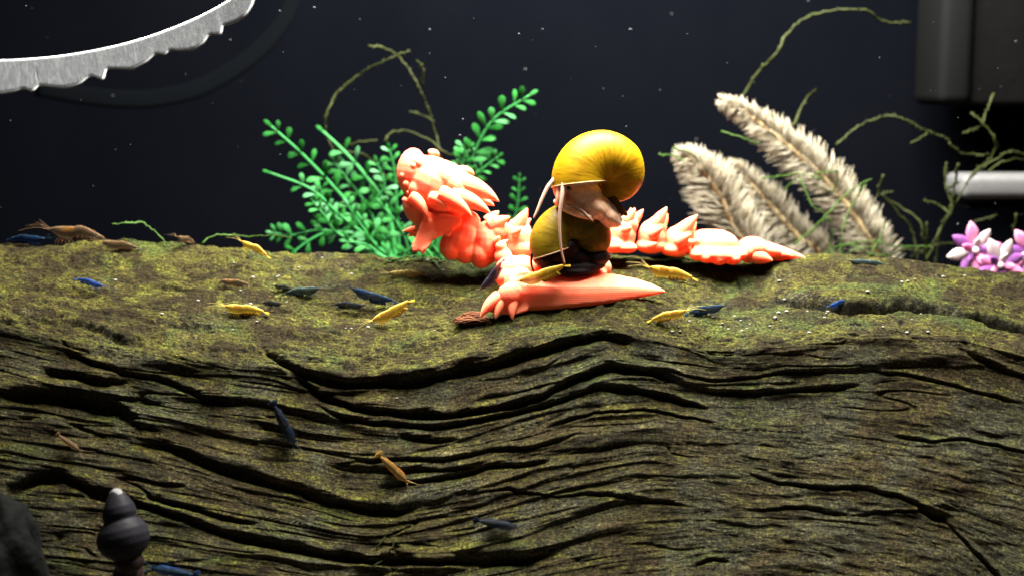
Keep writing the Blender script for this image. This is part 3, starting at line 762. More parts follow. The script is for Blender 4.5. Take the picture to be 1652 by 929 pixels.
loY = SY + 0.001
lo = thing('olive_snail', P(925, 443, loY), 'olive brown apple snail with dark foot clinging to the dragon leg', 'snail', 'stacked snails')
tab = [(-640, 2), (-480, 3.5), (-300, 5), (-180, 7), (-120, 9), (-70, 13), (-40, 21), (0, 31), (45, 35), (90, 35), (140, 36), (170, 37), (200, 37.5)]
shell('shell', lo, M['olive_shell'], 926, 394, loY, tab, 199, (math.radians(-6), math.radians(8)), 0.5, M['shell_lip'], 1.15)
b = MB()
def sel2(b, px, py, rx, ry, rd, d=0, rot=0):
    s = (DIST + loY) / FPX
    b.ball(P(px, py, loY + d * PXM), (rx * s, rd * s, ry * s), 16, 10, rot=Matrix.Rotation(math.radians(rot), 3, 'Y'))
sel2(b, 922, 428, 56, 13, 34, 2, 0); sel2(b, 920, 412, 42, 18, 32, 0, 0); sel2(b, 884, 416, 26, 16, 26, 2, 0); sel2(b, 958, 414, 28, 16, 28, 4, 0); sel2(b, 920, 398, 14, 16, 20, -22, 0); sel2(b, 925, 436, 40, 9, 30, -6)
b.fuse('foot', M['dark_flesh'], lo, 0.0006, 4)
b = MB(); q = spline([P(x, y, loY - 0.010) for x, y in ((858, 408), (857, 424), (861, 438), (868, 444))], 14)
b.tube(q, [2.2 * PXM * (1 - .5 * i / 13) for i in range(14)], 8); b.build('tentacle', M['dark_flesh'], lo)

# small slate coloured snail low on the log
def spire_snail():
    px0, py0 = 193, 925
    Yb = float(baseY(np.array(195.), np.array(905.)))
    Yc = Yb - 0.030
    s = (DIST + Yc) / FPX
    root = thing('slate_snail', P(px0, py0, Yc), 'slate grey spired snail with a worn white tip low on the log', 'snail')
    apex = P(186, 787, Yc + 0.002); base = P(204, 900, Yc)
    # outline radius along the axis: rounded whorls with a deep suture
    prof = [(0, 2), (0.03, 8), (0.08, 13), (0.16, 19), (0.26, 25.5), (0.36, 28.5), (0.42, 27.5), (0.455, 27), (0.50, 33), (0.58, 40), (0.68, 44), (0.78, 43.5), (0.88, 38), (0.96, 28), (1.0, 20)]
    pa = np.array(prof); n = 40; k = 70; v = []
    ax = (base - apex); le = ax.length; ax.normalize()
    sd = Vector((1, 0, 0)); sd = (sd - ax * sd.dot(ax)).normalized(); fw = ax.cross(sd)
    for i in range(k):
        for j in range(n):
            an = 2 * math.pi * j / n
            t = i / (k - 1) + 0.055 * math.sin(an + 0.6) * math.sin(math.pi * i / (k - 1))
            r = float(np.interp(t, pa[:, 0], pa[:, 1])) * s
            v.append(apex + ax * (i / (k - 1) * le) + (sd * math.cos(an) + fw * math.sin(an)) * r)
    f = [(i * n + j, i * n + (j + 1) % n, (i + 1) * n + (j + 1) % n, (i + 1) * n + j) for i in range(k - 1) for j in range(n)] + [tuple(range(n))[::-1], tuple((k - 1) * n + j for j in range(n))]
    sh = mesh_obj('shell', v, f, M['black_shell'], root)
    tp = [p for p in v[:6 * n]]
    sh.data.materials.append(M['white_tip'])
    mi = [0] * len(f)
    for q in range(5 * n): mi[q] = 1 if (q % n) in range(0, n) and (q // n < 3 + 2 * math.sin(q % n * .4)) else 0
    sh.data.polygons.foreach_set('material_index', mi)
    b = MB()
    b.ball(P(208, 905, Yc), (26 * s, 24 * s, 20 * s)); b.ball(P(206, 925, Yc + .006), (24 * s, 40 * s, 26 * s)); b.ball(P(204, 935, Yb - .012), (30 * s, 50 * s, 22 * s))
    b.fuse('foot', M['dark_flesh'], root, 0.0008, 4)
    return root
spire_snail()

# ------------------------------------------------------------------ shrimps
def shrimp_meshes(curve=0.0, hump=0.05, thick=1.0, legl=1.0):
    """unit shrimp: head towards +x, back towards +z"""
    xs = [0.50, 0.44, 0.38, 0.33, 0.27, 0.20, 0.12, 0.05, -0.02, -0.09, -0.16, -0.23, -0.30, -0.36, -0.41]
    hz = [0.004, 0.012, 0.030, 0.055, 0.075, 0.085, 0.085, 0.074, 0.080, 0.078, 0.070, 0.060, 0.046, 0.034, 0.022]
    cz = [0.056, 0.050, 0.038, 0.024, 0.012, 0.004, 0.000, 0.004, 0.010, 0.010, 0.008, 0.004, -0.002, -0.008, -0.014]
    n = 14; b = MB(); v = []
    X = np.array(xs); Hh = np.array(hz); Cc = np.array(cz) + hump * np.exp(-((X + 0.05) / 0.16) ** 2) + curve * np.minimum(X, 0) ** 2 * -3
    fi = np.linspace(0, len(xs) - 1, 46); X = np.interp(fi, range(len(xs)), X); Hh = np.interp(fi, range(len(xs)), Hh); Cc = np.interp(fi, range(len(xs)), Cc)
    for i in range(len(X)):
        seg = 1 + (0.07 * (((X[i] + 0.5) * 15) % 1 - .5) if X[i] < 0.05 else 0)
        for j in range(n):
            a = 2 * math.pi * j / n
            v.append((X[i], math.sin(a) * Hh[i] * 0.85 * thick * seg, Cc[i] + math.cos(a) * Hh[i] * 1.42 * thick * seg))
    k = len(X); f = []; mi = []
    for i in range(k - 1):
        for j in range(n):
            f.append((i * n + j, (i + 1) * n + j, (i + 1) * n + (j + 1) % n, i * n + (j + 1) % n))
            mi.append(1 if j in (0, n - 1) and X[i] < .40 else (2 if 0.06 < X[i] < 0.24 and (j in (1, 2, n - 2, n - 3)) else 0))
    f += [tuple(range(n)), tuple((k - 1) * n + j for j in range(n))[::-1]]; mi += [0, 0]
    body = bpy.data.meshes.new('body'); body.from_pydata(v, [], f); body.update()
    body.polygons.foreach_set('use_smooth', [True] * len(f)); body.polygons.foreach_set('material_index', mi)
    xe, ze = X[-1], Cc[-1]
    def mk(b, nm):
        me = bpy.data.meshes.new(nm); me.from_pydata(b.v, [], b.f); me.update(); me.polygons.foreach_set('use_smooth', [True] * len(b.f)); return me
    b = MB()
    for a in (-0.5, -0.22, 0, 0.22, 0.5):
        e = Vector((xe - 0.13 * math.cos(a), 0.13 * math.sin(a), ze - 0.03 - abs(a) * .02))
        b.tube([Vector((xe + .02, 0, ze)), Vector((xe - .03, 0.03 * math.sin(a), ze - .012)), e.lerp(Vector((xe, 0, ze)), .3), e], [.012, .02, .026, .008], 8, 0.3, up=(0, 0, 1))
    fan = mk(b, 'tail_fan')
    b = MB()
    for i, x in enumerate((0.30, 0.25, 0.20, 0.15, 0.10)):
        for sg in (-1, 1):
            b.tube([(x, sg * .03, -.08), (x + .02, sg * .08, -.06 - .05 * legl), (x + .05 - i * .02, sg * .09, -.08 - .085 * legl)], [.006, .004, .0018], 5)
    legs = mk(b, 'legs')
    b = MB()
    for i, x in enumerate((0.02, -0.05, -0.12, -0.19, -0.25)):
        for sg in (-1, 1):
            z = float(np.interp(x, X[::-1], (Cc - Hh)[::-1]))
            b.tube([(x, sg * .03, z + .02), (x - .025, sg * .035, z - .03), (x - .07, sg * .03, z - .05)], [.03, .026, .006], 6, 0.4)
    swim = mk(b, 'swimmerets')
    b = MB()
    for sg in (-1, 1):
        b.tube(spline([(0.42, sg * .02, .04), (0.55, sg * .05, .075), (0.70, sg * .10, .07), (0.86, sg * .17, .03)], 10), [.005, .0045, .004, .0035, .003, .003, .0025, .002, .002, .0015], 5)
        b.tube(spline([(0.42, sg * .015, .05), (0.52, sg * .04, .12), (0.60, sg * .08, .17)], 6), [.004, .0035, .003, .0025, .002, .0015], 5)
    ant = mk(b, 'antennae')
    eyes = []
    for sg in (-1, 1):
        b = MB(); b.ball((0.385, sg * .032, .045), .017, 8, 6); eyes.append(mk(b, 'eye'))
    return dict(body=body, tail_fan=fan, legs=legs, swimmerets=swim, antennae=ant, eyes=eyes)
SHAPES = [shrimp_meshes(0.0, 0.012, 0.88, 1.2), shrimp_meshes(0.10, 0.03, 0.8, 1.6), shrimp_meshes(-0.12, 0.0, 0.9, 1.1)]
for s_ in SHAPES:
    for kk, me in s_.items():
        for m_ in (me if isinstance(me, list) else [me]):
            for _ in range(3 if kk == 'body' else 1): m_.materials.append(M['s_yellow'])
def shrimp(head, tail, kind, label, shape=0, front=False, lift=2.0, group=None, yaw=0.0, saddle=None, sink=0.0, at=None, roll=0.0):
    hx, hy = head; tx, ty = tail
    if at is not None: Y = at
    elif front:
        Y = min(float(baseY(np.array(float(x)), np.array(float(y)))) for x, y in (head, tail)) - 0.004
        Y = min(on_log(hx, hy).y, on_log(tx, ty).y) - 0.002
    else:
        Y = on_log((hx + tx) / 2, max(hy, ty) + lift + 5).y
    A = P(hx, hy, Y + yaw); B = P(tx, ty, Y - yaw)
    ln = (A - B).length / 1.0
    xa = (A - B).normalized()
    up_ = Vector((0, -1, 0.25)) if front else Vector((0, -0.15, 1))
    za = (up_ - xa * up_.dot(xa)).normalized(); ya = za.cross(xa)
    Mt = Matrix((xa, ya, za)).transposed()
    if roll: Mt = Mt @ Matrix.Rotation(roll, 3, 'X')
    root = bpy.data.objects.new('shrimp', None); COL.objects.link(root); root.empty_display_size = 0.2
    root.location = (A + B) / 2 + Vector((0, -sink, 0)); root.rotation_euler = Mt.to_euler(); root.scale = (ln, ln * (1.55 if front else 1), ln)
    tag(root, label, 'shrimp', group)
    sh = SHAPES[shape]; base, back = M['s_' + kind], M['s_' + kind + '_back']
    def put(nm, me, mats):
        o = bpy.data.objects.new(nm, me); COL.objects.link(o); o.parent = root
        for i, m in enumerate(mats):
            o.material_slots[i].link = 'OBJECT'; o.material_slots[i].material = m
    put('body', sh['body'], [base, back, saddle or base])
    put('tail_fan', sh['tail_fan'], [base]); put('legs', sh['legs'], [base]); put('swimmerets', sh['swimmerets'], [base]); put('antennae', sh['antennae'], [back])
    for e in sh['eyes']: put('eye', e, [M['eye']])
    return root
SD = M['s_saddle']
GY, GB, GT = 'yellow shrimps on the log', 'blue shrimps on the log', 'tan shrimps on the log'
shrimp((357, 497), (432, 502), 'yellow', 'bright yellow shrimp with orange saddle on the flat log top, facing away from the dragon', 0, group=GY, saddle=SD)
shrimp((597, 523), (667, 486), 'yellow', 'yellow shrimp tilted with tail raised, beside dark blue shrimps on the log', 2, group=GY, saddle=SD)
shrimp((832, 459), (918, 430), 'yellow', 'yellow shrimp climbing on the pink dragon foreleg', 2, group=GY, at=DY + (ad - 40) * PXM)
shrimp((1040, 434), (1124, 448), 'yellow', 'yellow shrimp between the dragon foreleg tip and the tail plates', 0, group=GY, saddle=SD)
shrimp((1113, 503), (1045, 516), 'yellow', 'small yellow shrimp facing the dark blue shrimp past the foreleg tip', 0, group=GY, saddle=SD)
shrimp((384, 390), (436, 411), 'yellow', 'yellow shrimp on the back rim of the log beside the green plant', 1, group=GY)
shrimp((622, 444), (686, 441), 'pale', 'pale translucent yellow shrimp under the dragon chin', 0, group=GY)
shrimp((72, 374), (178, 380), 'brown', 'large translucent tan shrimp with orange back standing on the log rim', 1, group=GT, saddle=M['s_orange'])
shrimp((160, 394), (226, 399), 'brown', 'tan shrimp lying flat on the log rim at the tail of the large tan one', 0, group=GT)
shrimp((282, 384), (318, 390), 'brown', 'small tan shrimp perched on the log rim between two green moss blades', 1, group=GT, yaw=-0.006)
shrimp((352, 455), (404, 458), 'brown', 'rusty tan shrimp on the log above the bright yellow shrimp', 0, group=GT, saddle=M['s_orange'])
shrimp((660, 779), (610, 732), 'orange', 'orange translucent shrimp hanging head down on the log face', 2, front=True, group=GT)
shrimp((132, 728), (92, 700), 'brown', 'tan shrimp on the log face above the slate snail', 0, front=True, group=GT)
shrimp((74, 388), (12, 384), 'blue', 'blue shrimp on the log rim behind the large tan shrimp', 0, group=GB)
shrimp((168, 464), (122, 448), 'bright', 'vivid blue shrimp alone on the mossy log top, tail up', 0, group=GB)
shrimp((438, 462), (474, 466), 'black', 'small dark navy shrimp behind the teal striped shrimp', 0, group=GB)
shrimp((520, 468), (455, 473), 'teal', 'teal translucent shrimp with a pale back stripe among dark shrimps', 0, group=GB)
shrimp((458, 492), (420, 488), 'black', 'small dark navy shrimp beside the bright yellow shrimp tail', 0, group=GB)
shrimp((590, 496), (536, 490), 'black', 'dark navy shrimp just below a longer navy shrimp near the tilted yellow one', 0, group=GB)
shrimp((563, 468), (638, 490), 'blue', 'long dark blue shrimp pointing its tail at the tilted yellow shrimp', 2, group=GB)
shrimp((1172, 496), (1106, 505), 'blue', 'dark blue shrimp past the foreleg tip, tail to the small yellow shrimp', 0, group=GB)
shrimp((1336, 496), (1372, 482), 'bright', 'small vivid blue shrimp on the crack along the log shelf', 1, group=GB)
shrimp((1366, 424), (1442, 432), 'teal', 'dark teal shrimp with a pale back resting below the bleached plumes', 0, group=GB)
shrimp((478, 722), (440, 648), 'black', 'dark navy shrimp hanging head down on the log face', 2, front=True, group=GB)
shrimp((838, 851), (766, 838), 'black', 'dark navy shrimp lying low on the middle of the log face', 2, front=True, group=GB)
shrimp((240, 914), (318, 928), 'blue', 'dark blue shrimp beside the foot of the slate snail', 0, front=True, group=GB)
shrimp((776, 472), (814, 420), 'plum', 'plum grey shrimp climbing the dragon shoulder', 2, group=GB, at=DY + (ad - 30) * PXM)
shrimp((1046, 419), (1112, 416), 'black', 'dark navy shrimp in the shade under the dragon tail links', 0, group=GB)

# ------------------------------------------------------------------ green plastic fern
FY = 0.168
fern = thing('plastic_fern', (P(640, 430, FY).x, FY, FLOOR), 'green plastic fern with rounded leaflets behind the dragon head', 'plant')
b = MB(); cx = P(640, 430, FY)
b.tube(spline([(cx.x, FY, FLOOR), (cx.x + .004, FY, FLOOR + .06), (cx.x, FY, cx.z)], 12), [0.004] * 12, 10); b.build('trunk', M['fern_stem'], fern)
def leaflet_mesh():
    b = MB(); k, n = 7, 8; pts = []; 
    prof = [(0, .06), (.2, .10), (.42, .16), (.65, .225), (.82, .215), (.94, .13), (1.0, .03)]
    v = []
    for (t, w) in prof:
        for j in range(n):
            a = 2 * math.pi * j / n
            v.append((t, math.cos(a) * w, math.sin(a) * w * .10 + .08 * math.sin(t * 3.1)))
    f = [(i * n + j, i * n + (j + 1) % n, (i + 1) * n + (j + 1) % n, (i + 1) * n + j) for i in range(k - 1) for j in range(n)] + [tuple(range(n))[::-1], tuple((k - 1) * n + j for j in range(n))]
    me = bpy.data.meshes.new('leaflet'); me.from_pydata(v, [], f); me.update(); me.polygons.foreach_set('use_smooth', [True] * len(f)); me.materials.append(M['fern'])
    return me
LEAF = leaflet_mesh()
def frond(pts, Y0, Y1, size, start=0.15, step=15, rad=3.4, both=True, end=0.97):
    n = 40
    q = spline([P(x, y, Y0 + (Y1 - Y0) * i / (len(pts) - 1)) for i, (x, y) in enumerate(pts)], n)
    s = (DIST + Y0) / FPX
    b = MB(); b.tube(q, [rad * s * (1 - .5 * i / (n - 1)) for i in range(n)], 8, 0.7)
    o = b.build('frond', M['fern_stem'], fern)
    L_ = sum((q[i + 1] - q[i]).length for i in range(n - 1)) / s
    size = size * 1.15; m = max(3, int(L_ * (end - start) / (step * 1.15)))
    for i in range(m):
        t = start + (end - start) * i / (m - 1)
        idx = min(n - 2, int(t * (n - 1))); p = q[idx]; tg = (q[idx + 1] - q[idx]).normalized()
        sidev = tg.cross(Vector((0, 1, 0))).normalized()
        for sg in ((-1, 1) if both else (1,)):
            ln = size * s * (0.72 + .45 * math.sin(min(1, (1 - t) * 1.6 + .15) * 1.6)) * random.uniform(.85, 1.12)
            xa = (tg * random.uniform(.55, .95) + sidev * sg * 1.0 + Vector((0, random.uniform(-.45, .35), 0))).normalized()
            za = (Vector((random.uniform(-.5, .5), -1, random.uniform(.1, .9)))); za = (za - xa * za.dot(xa)).normalized(); ya = za.cross(xa)
            l = bpy.data.objects.new('leaflet', LEAF); COL.objects.link(l); l.parent = o
            R = Matrix((xa, ya, za)).transposed().to_4x4()
            l.matrix_parent_inverse = Matrix.Translation(-Vector(fern.location))
            l.matrix_parent_inverse = Matrix.Identity(4)
            l.location = p + xa * rad * s * .3; l.rotation_euler = R.to_euler(); l.scale = (ln, ln * random.uniform(.75, 1.1), ln)
    # rounded end bud
    l = bpy.data.objects.new('leaflet', LEAF); COL.objects.link(l); l.parent = o
    xa = (q[-1] - q[-3]).normalized(); za = Vector((0, -1, .2)); za = (za - xa * za.dot(xa)).normalized(); ya = za.cross(xa)
    l.location = q[-1] - xa * size * s * .3; l.rotation_euler = Matrix((xa, ya, za)).transposed().to_euler(); l.scale = (size * s * .9, size * s * .6, size * s * .7)
frond([(640, 425), (600, 375), (545, 310), (490, 252), (437, 204)], FY, FY - .012, 21, .25, 20, 4.2)
frond([(640, 428), (600, 390), (545, 345), (500, 305), (434, 279)], FY - .01, FY - .02, 16, .2, 18, 4.0, both=True, end=.8)
frond([(640, 425), (625, 340), (590, 285), (555, 245), (520, 212)], FY, FY + .01, 20, .15, 20, 4.6, end=.75)
frond([(645, 420), (640, 340), (637, 280), (628, 240)], FY + .01, FY + .005, 15, .2, 16, 3)
frond([(640, 430), (590, 385), (520, 372), (470, 380), (440, 376)], FY - .008, FY - .015, 17, .2, 17, 3)
frond([(630, 425), (580, 400), (540, 375), (505, 385), (470, 410)], FY - .012, FY - .022, 17, .3, 18, 3.4)
frond([(640, 425), (570, 370), (530, 340), (515, 300)], FY - .004, FY - .01, 16, .2, 16, 3)
frond([(640, 425), (590, 330), (560, 290), (540, 262)], FY + .006, FY + .01, 19, .2, 17, 3)
frond([(650, 430), (610, 400), (580, 360), (560, 330)], FY - .015, FY - .02, 17, .2, 15, 3)
frond([(650, 430), (620, 415), (590, 395), (560, 390)], FY - .015, FY - .025, 19, .3, 15, 3)
frond([(640, 430), (600, 345), (620, 300), (608, 262)], FY + .004, FY, 17, .15, 16, 3)
frond([(660, 425), (655, 390), (640, 360), (615, 330)], FY - .012, FY - .018, 19, .2, 15, 3)
frond([(645, 428), (550, 380), (525, 350), (505, 325)], FY - .02, FY - .018, 15, .4, 16, 3)
frond([(700, 428), (730, 330), (760, 258), (795, 195), (855, 154)], FY + .01, FY - .005, 21, .35, 17, 3.6)
frond([(700, 428), (740, 310), (770, 280), (803, 254)], FY + .008, FY - .003, 16, .5, 15, 3.2)
frond([(700, 428), (715, 340), (745, 270), (750, 235)], FY + .006, FY, 19, .4, 16, 3)
frond([(800, 428), (825, 370), (835, 330), (838, 288)], FY + .012, FY + .006, 13, .3, 13, 2.6)
frond([(700, 425), (690, 405), (670, 400), (650, 408)], FY - .03, FY - .03, 17, .3, 13, 3)
frond([(720, 425), (700, 400), (690, 385), (675, 395)], FY - .02, FY - .03, 18, .2, 13, 3)

# ------------------------------------------------------------------ bleached plumes
def plume(pts, Y0, Y1, width, label, dens=2600, tipdir=1.0, stemw=9):
    n = 60
    base = P(*pts[0], Y0)
    root = thing('bleached_plume', (base.x, Y0, FLOOR), label, 'plant', 'bleached feathery plumes')
    q = spline([(base.x + .01, Y0 + .01, FLOOR), (base.x + .006, Y0 + .006, FLOOR + .07)] + [P(x, y, Y0 + (Y1 - Y0) * i / (len(pts) - 1)) for i, (x, y) in enumerate(pts)], n)
    s = (DIST + Y0) / FPX
    b = MB(); b.tube(q, [stemw * s * (1 - .75 * i / (n - 1)) for i in range(n)], 10); b.build('stem', M['plume_stem'], root)
    b = MB(); r = random.Random(len(label))
    i0 = next(i for i, p in enumerate(q) if p.z > base.z - .03)
    for k in range(dens):
        t = i0 + (n - 1 - i0) * (r.random() ** .9); i = min(int(t), n - 2); p = q[i].lerp(q[i + 1], t - int(t)); u = (t - i0) / (n - 1 - i0)
        tg = (q[i + 1] - q[i]).normalized()
        a = r.choice((0, math.pi)) + r.gauss(0, .75)
        e1 = tg.cross(Vector((0, 1, 0))).normalized(); e2 = tg.cross(e1)
        rad = (e1 * math.cos(a) + e2 * math.sin(a) * .9)
        w = width * 1.08 * s * (.30 + .70 * min(1, (1 - u) / .45)) * r.uniform(.75, 1.3)
        d0 = (rad + tg * (r.uniform(.15, .6) + 1.6 * u ** 6)).normalized()
        d1 = (rad * .9 + tg * r.uniform(.5, 1.1) + Vector((0, 0, -.1))).normalized()
        p1 = p + d0 * w * .5; p2 = p1 + d1 * w * .55
        b.tube([p, p1, p2], [1.0 * s, 1.4 * s, .3 * s], 5, .5)
    nd = b.build('needles', M['plume'], root); tag(nd, kind='stuff')
plume([(1415, 420), (1392, 370), (1340, 300), (1270, 235), (1205, 185), (1165, 164)], 0.185, 0.172, 37, 'tall bleached feathery plume leaning over behind the dragon tail tip', 1300)
plume([(1215, 420), (1185, 370), (1160, 315), (1128, 272), (1098, 250)], 0.178, 0.168, 45, 'short bleached plume with its tip bent toward the snails', 1000)
plume([(1325, 420), (1290, 385), (1245, 335), (1205, 290), (1180, 268)], 0.190, 0.18, 33, 'short bleached plume leaning behind the dragon tail plates', 1000)

# ------------------------------------------------------------------ moss
def strand(pts, Y, r, parent=None, mat='moss', fuzz=1.0, label=None, name='strand', ylog=False):
    if ylog: q = [on_log(x, y, 0.0012) for x, y in pts]
    else: q = [P(x, y, Y + 0.004 * math.sin(i * 1.7 + pts[0][0])) for i, (x, y) in enumerate(pts)]
    ln = sum(math.dist(pts[i], pts[i + 1]) for i in range(len(pts) - 1))
    n = max(10, int(ln / 5)); q = spline(q, n); s = (DIST + Y) / FPX
    rr = random.Random(int(pts[0][0] * 7 + pts[0][1]))
    q = [p + Vector((rr.uniform(-1, 1), rr.uniform(-1, 1), rr.uniform(-1, 1))) * s * 1.3 for p in q]
    b = MB(); b.tube(q, [r * s * (0.6 + .5 * rr.random()) * (1 - .5 * _i / n) for _i in range(n)], 6)
    for k in range(int(ln * .5 * fuzz)):
        i = rr.randrange(n - 1); tg = (q[i + 1] - q[i]).normalized()
        d = (tg * 1.1 + Vector((rr.uniform(-1, 1), rr.uniform(-1, 1), rr.uniform(-1, 1)))).normalized()
        p = q[i].lerp(q[i + 1], rr.random())
        b.tube([p, p + d * r * s * rr.uniform(1.2, 2.4)], [.55 * r * s, .15 * r * s], 4, .4)
    o = b.build(name, M[mat], parent)
    if label: tag(o, label, 'moss')
    return o
MY = 0.182
ms = thing('moss_sprig', P(700, 250, MY), 'thin dark moss strands arching above the green fern', 'moss')
for pts in ([(525, 212), (527, 185), (545, 150), (580, 120), (620, 98), (662, 82)], [(595, 76), (620, 78), (645, 95), (665, 120), (675, 140), (690, 175), (703, 215), (710, 250), (712, 330), (690, 430)],
            [(680, 140), (683, 115), (674, 100)], [(660, 180), (680, 186), (700, 195)], [(620, 230), (630, 215), (655, 212), (690, 225), (715, 245), (735, 252)],
            [(555, 235), (580, 230), (610, 226)], [(545, 245), (580, 248), (600, 260), (625, 290)], [(525, 212), (560, 300), (620, 430)]):
    strand(pts, MY, 2.3, ms)
mt = thing('moss_tangle', P(1500, 416, MY), 'tangle of stringy green moss beside the pink flowers', 'moss')
for pts in ([(1350, 235), (1385, 205), (1420, 190), (1450, 190), (1490, 210), (1532, 226)], [(1566, 183), (1586, 199), (1604, 223), (1607, 240), (1593, 261), (1573, 278), (1540, 330)],
            [(1604, 152), (1590, 185), (1587, 200)], [(1531, 230), (1545, 245), (1573, 250), (1593, 249)], [(1552, 216), (1580, 206)], [(1470, 231), (1497, 216)],
            [(1593, 278), (1621, 261), (1660, 257)], [(1560, 290), (1610, 255), (1635, 245), (1665, 256)], [(1425, 282), (1418, 312), (1449, 333), (1483, 357), (1490, 385), (1494, 414), (1500, 440)],
            [(1528, 261), (1525, 295), (1535, 337), (1518, 368), (1511, 418), (1505, 445)], [(1490, 323), (1518, 333), (1532, 345)], [(1566, 361), (1607, 347)], [(1414, 316), (1442, 309)],
            [(1525, 305), (1548, 293)], [(1535, 337), (1510, 385), (1495, 420)], [(1494, 360), (1496, 412)], [(1420, 312), (1470, 370), (1480, 416)], [(1545, 265), (1540, 300), (1530, 345)],
            [(1640, 345), (1636, 380), (1652, 400)], [(1470, 415), (1510, 395), (1540, 392)], [(1430, 414), (1460, 402), (1500, 412)]):
    strand(pts, MY - .008, 2.5, mt, fuzz=1.6)
mp_ = thing('moss_wisp', P(1395, 414, 0.150), 'bright moss wisps wound around the bleached plumes', 'moss')
for pts in ([(1310, 374), (1340, 340), (1370, 310), (1405, 288)], [(1340, 400), (1380, 392), (1415, 390), (1449, 398), (1500, 398)], [(1290, 285), (1310, 330), (1330, 345)], [(1230, 288), (1262, 284), (1290, 280), (1330, 290)],
            [(1265, 306), (1285, 288)], [(1282, 395), (1310, 370), (1335, 352), (1340, 360)], [(1085, 238), (1110, 246), (1130, 262)], [(1062, 250), (1090, 252), (1105, 262)], [(1165, 212), (1195, 222), (1225, 232)],
            [(1395, 300), (1375, 330), (1360, 370), (1355, 415)], [(1320, 415), (1370, 396), (1400, 408), (1430, 414)], [(1400, 415), (1420, 385), (1428, 360)], [(1318, 280), (1350, 278), (1345, 310), (1320, 300)],
            [(1345, 372), (1338, 395), (1345, 416)], [(1440, 416), (1410, 400), (1385, 402), (1360, 412)]):
    strand(pts, 0.150, 1.8, mp_, 'moss_bright')
strand([(1195, 158), (1225, 115), (1250, 90), (1270, 55), (1300, 30), (1340, 18), (1395, 17), (1425, 35), (1468, 37)], .19, 3.2, label='long dark moss strand curving up from the tall plume tip', fuzz=.5, name='moss_strand')
strand([(1280, 205), (1290, 180), (1300, 160), (1316, 145)], .18, 3.0, label='short dark moss strand standing behind the tall plume', fuzz=.5, name='moss_strand')
strand([(180, 363), (205, 361), (230, 360), (250, 375), (270, 393)], YB, 2.4, mat='moss_bright', label='bent green moss blade on the log rim by the large tan shrimp', fuzz=.3, name='moss_strand')
strand([(325, 393), (350, 379), (400, 382), (445, 380), (470, 384)], YB + .01, 2.0, mat='moss_bright', label='green moss runner on the log rim reaching the fern', fuzz=.3, name='moss_strand')
strand([(690, 418), (700, 430), (718, 448)], .06, 1.7, mat='moss_bright', label='single green moss stem on the log below the dragon chin', fuzz=.3, name='moss_strand', ylog=True)
mg = thing('moss_mat', on_log(670, 425), 'small mat of bright moss on the log under the dragon chin', 'moss')
for k in range(9):
    x = 620 + 11 * k; strand([(x, 430), (x + 22, 426 - (k % 3) * 3), (x + 46, 421 + (k % 2) * 6)], .075, 1.6, mg, 'moss_bright', ylog=True)
ml = thing('moss_twig', on_log(600, 925), 'green moss twig growing at the foot of the log face', 'moss')
for pts in ([(596, 929), (600, 905), (612, 880), (622, 866)], [(600, 915), (622, 900), (632, 885), (638, 872)], [(604, 905), (630, 905)]):
    strand(pts, -.04, 1.6, ml, 'moss', ylog=True)

# ------------------------------------------------------------------ pink flowers
def flower(cx, cy, Y, R, label, seed):
    r = random.Random(seed); s = (DIST + Y) / FPX
    c = P(cx, cy, Y)
    root = thing('pink_flower', (c.x, Y + .02, FLOOR), label, 'flower', 'pink artificial flowers')
    b = MB(); b.tube(spline([(c.x, Y + .02, FLOOR), (c.x, Y + .015, (FLOOR + c.z) / 2), c + Vector((0, .004, 0))], 10), .0018, 8); b.build('stem', M['fern_stem'], root)
    for ringi, (n, ll, tilt) in enumerate(((8, R * 1.15, .25), (5, R * .72, .8))):
        for k in range(n):
            a = 2 * math.pi * k / n + seed + ringi * .5
            d = Vector((math.cos(a), -tilt, math.sin(a))).normalized(); sdv = d.cross(Vector((0, -1, 0))).normalized()
            L_ = ll * s * r.uniform(.85, 1.1); v = []; nn = 8
            nr = d.cross(sdv)
            for (t, w) in ((0, .05), (.2, .13), (.45, .21), (.68, .22), (.87, .13), (1, .02)):
                for j in range(nn):
                    an = 2 * math.pi * j / nn
                    v.append(c + d * t * L_ + sdv * math.cos(an) * w * L_ + nr * (math.sin(an) * .05 * L_ + .12 * L_ * t * t))
            f = [(i * nn + j, i * nn + (j + 1) % nn, (i + 1) * nn + (j + 1) % nn, (i + 1) * nn + j) for i in range(5) for j in range(nn)] + [tuple(range(nn))[::-1], tuple(5 * nn + j for j in range(nn))]
            mesh_obj('petal', v, f, (M['pink'] if k % 2 else M['violet']) if r.random() < .75 else M['petal_white'], root)
    b = MB(); b.ball(c + Vector((0, -.002, 0)), R * .16 * s, 10, 8); b.build('flower_centre', M['petal_white'], root)
flower(1572, 404, .150, 40, 'pink flower closest to the moss tangle', 1)
flower(1612, 428, .143, 38, 'low pink flower sunk behind the log rim between two taller ones', 2)
flower(1662, 408, .152, 40, 'pink flower farthest from the moss tangle', 3)

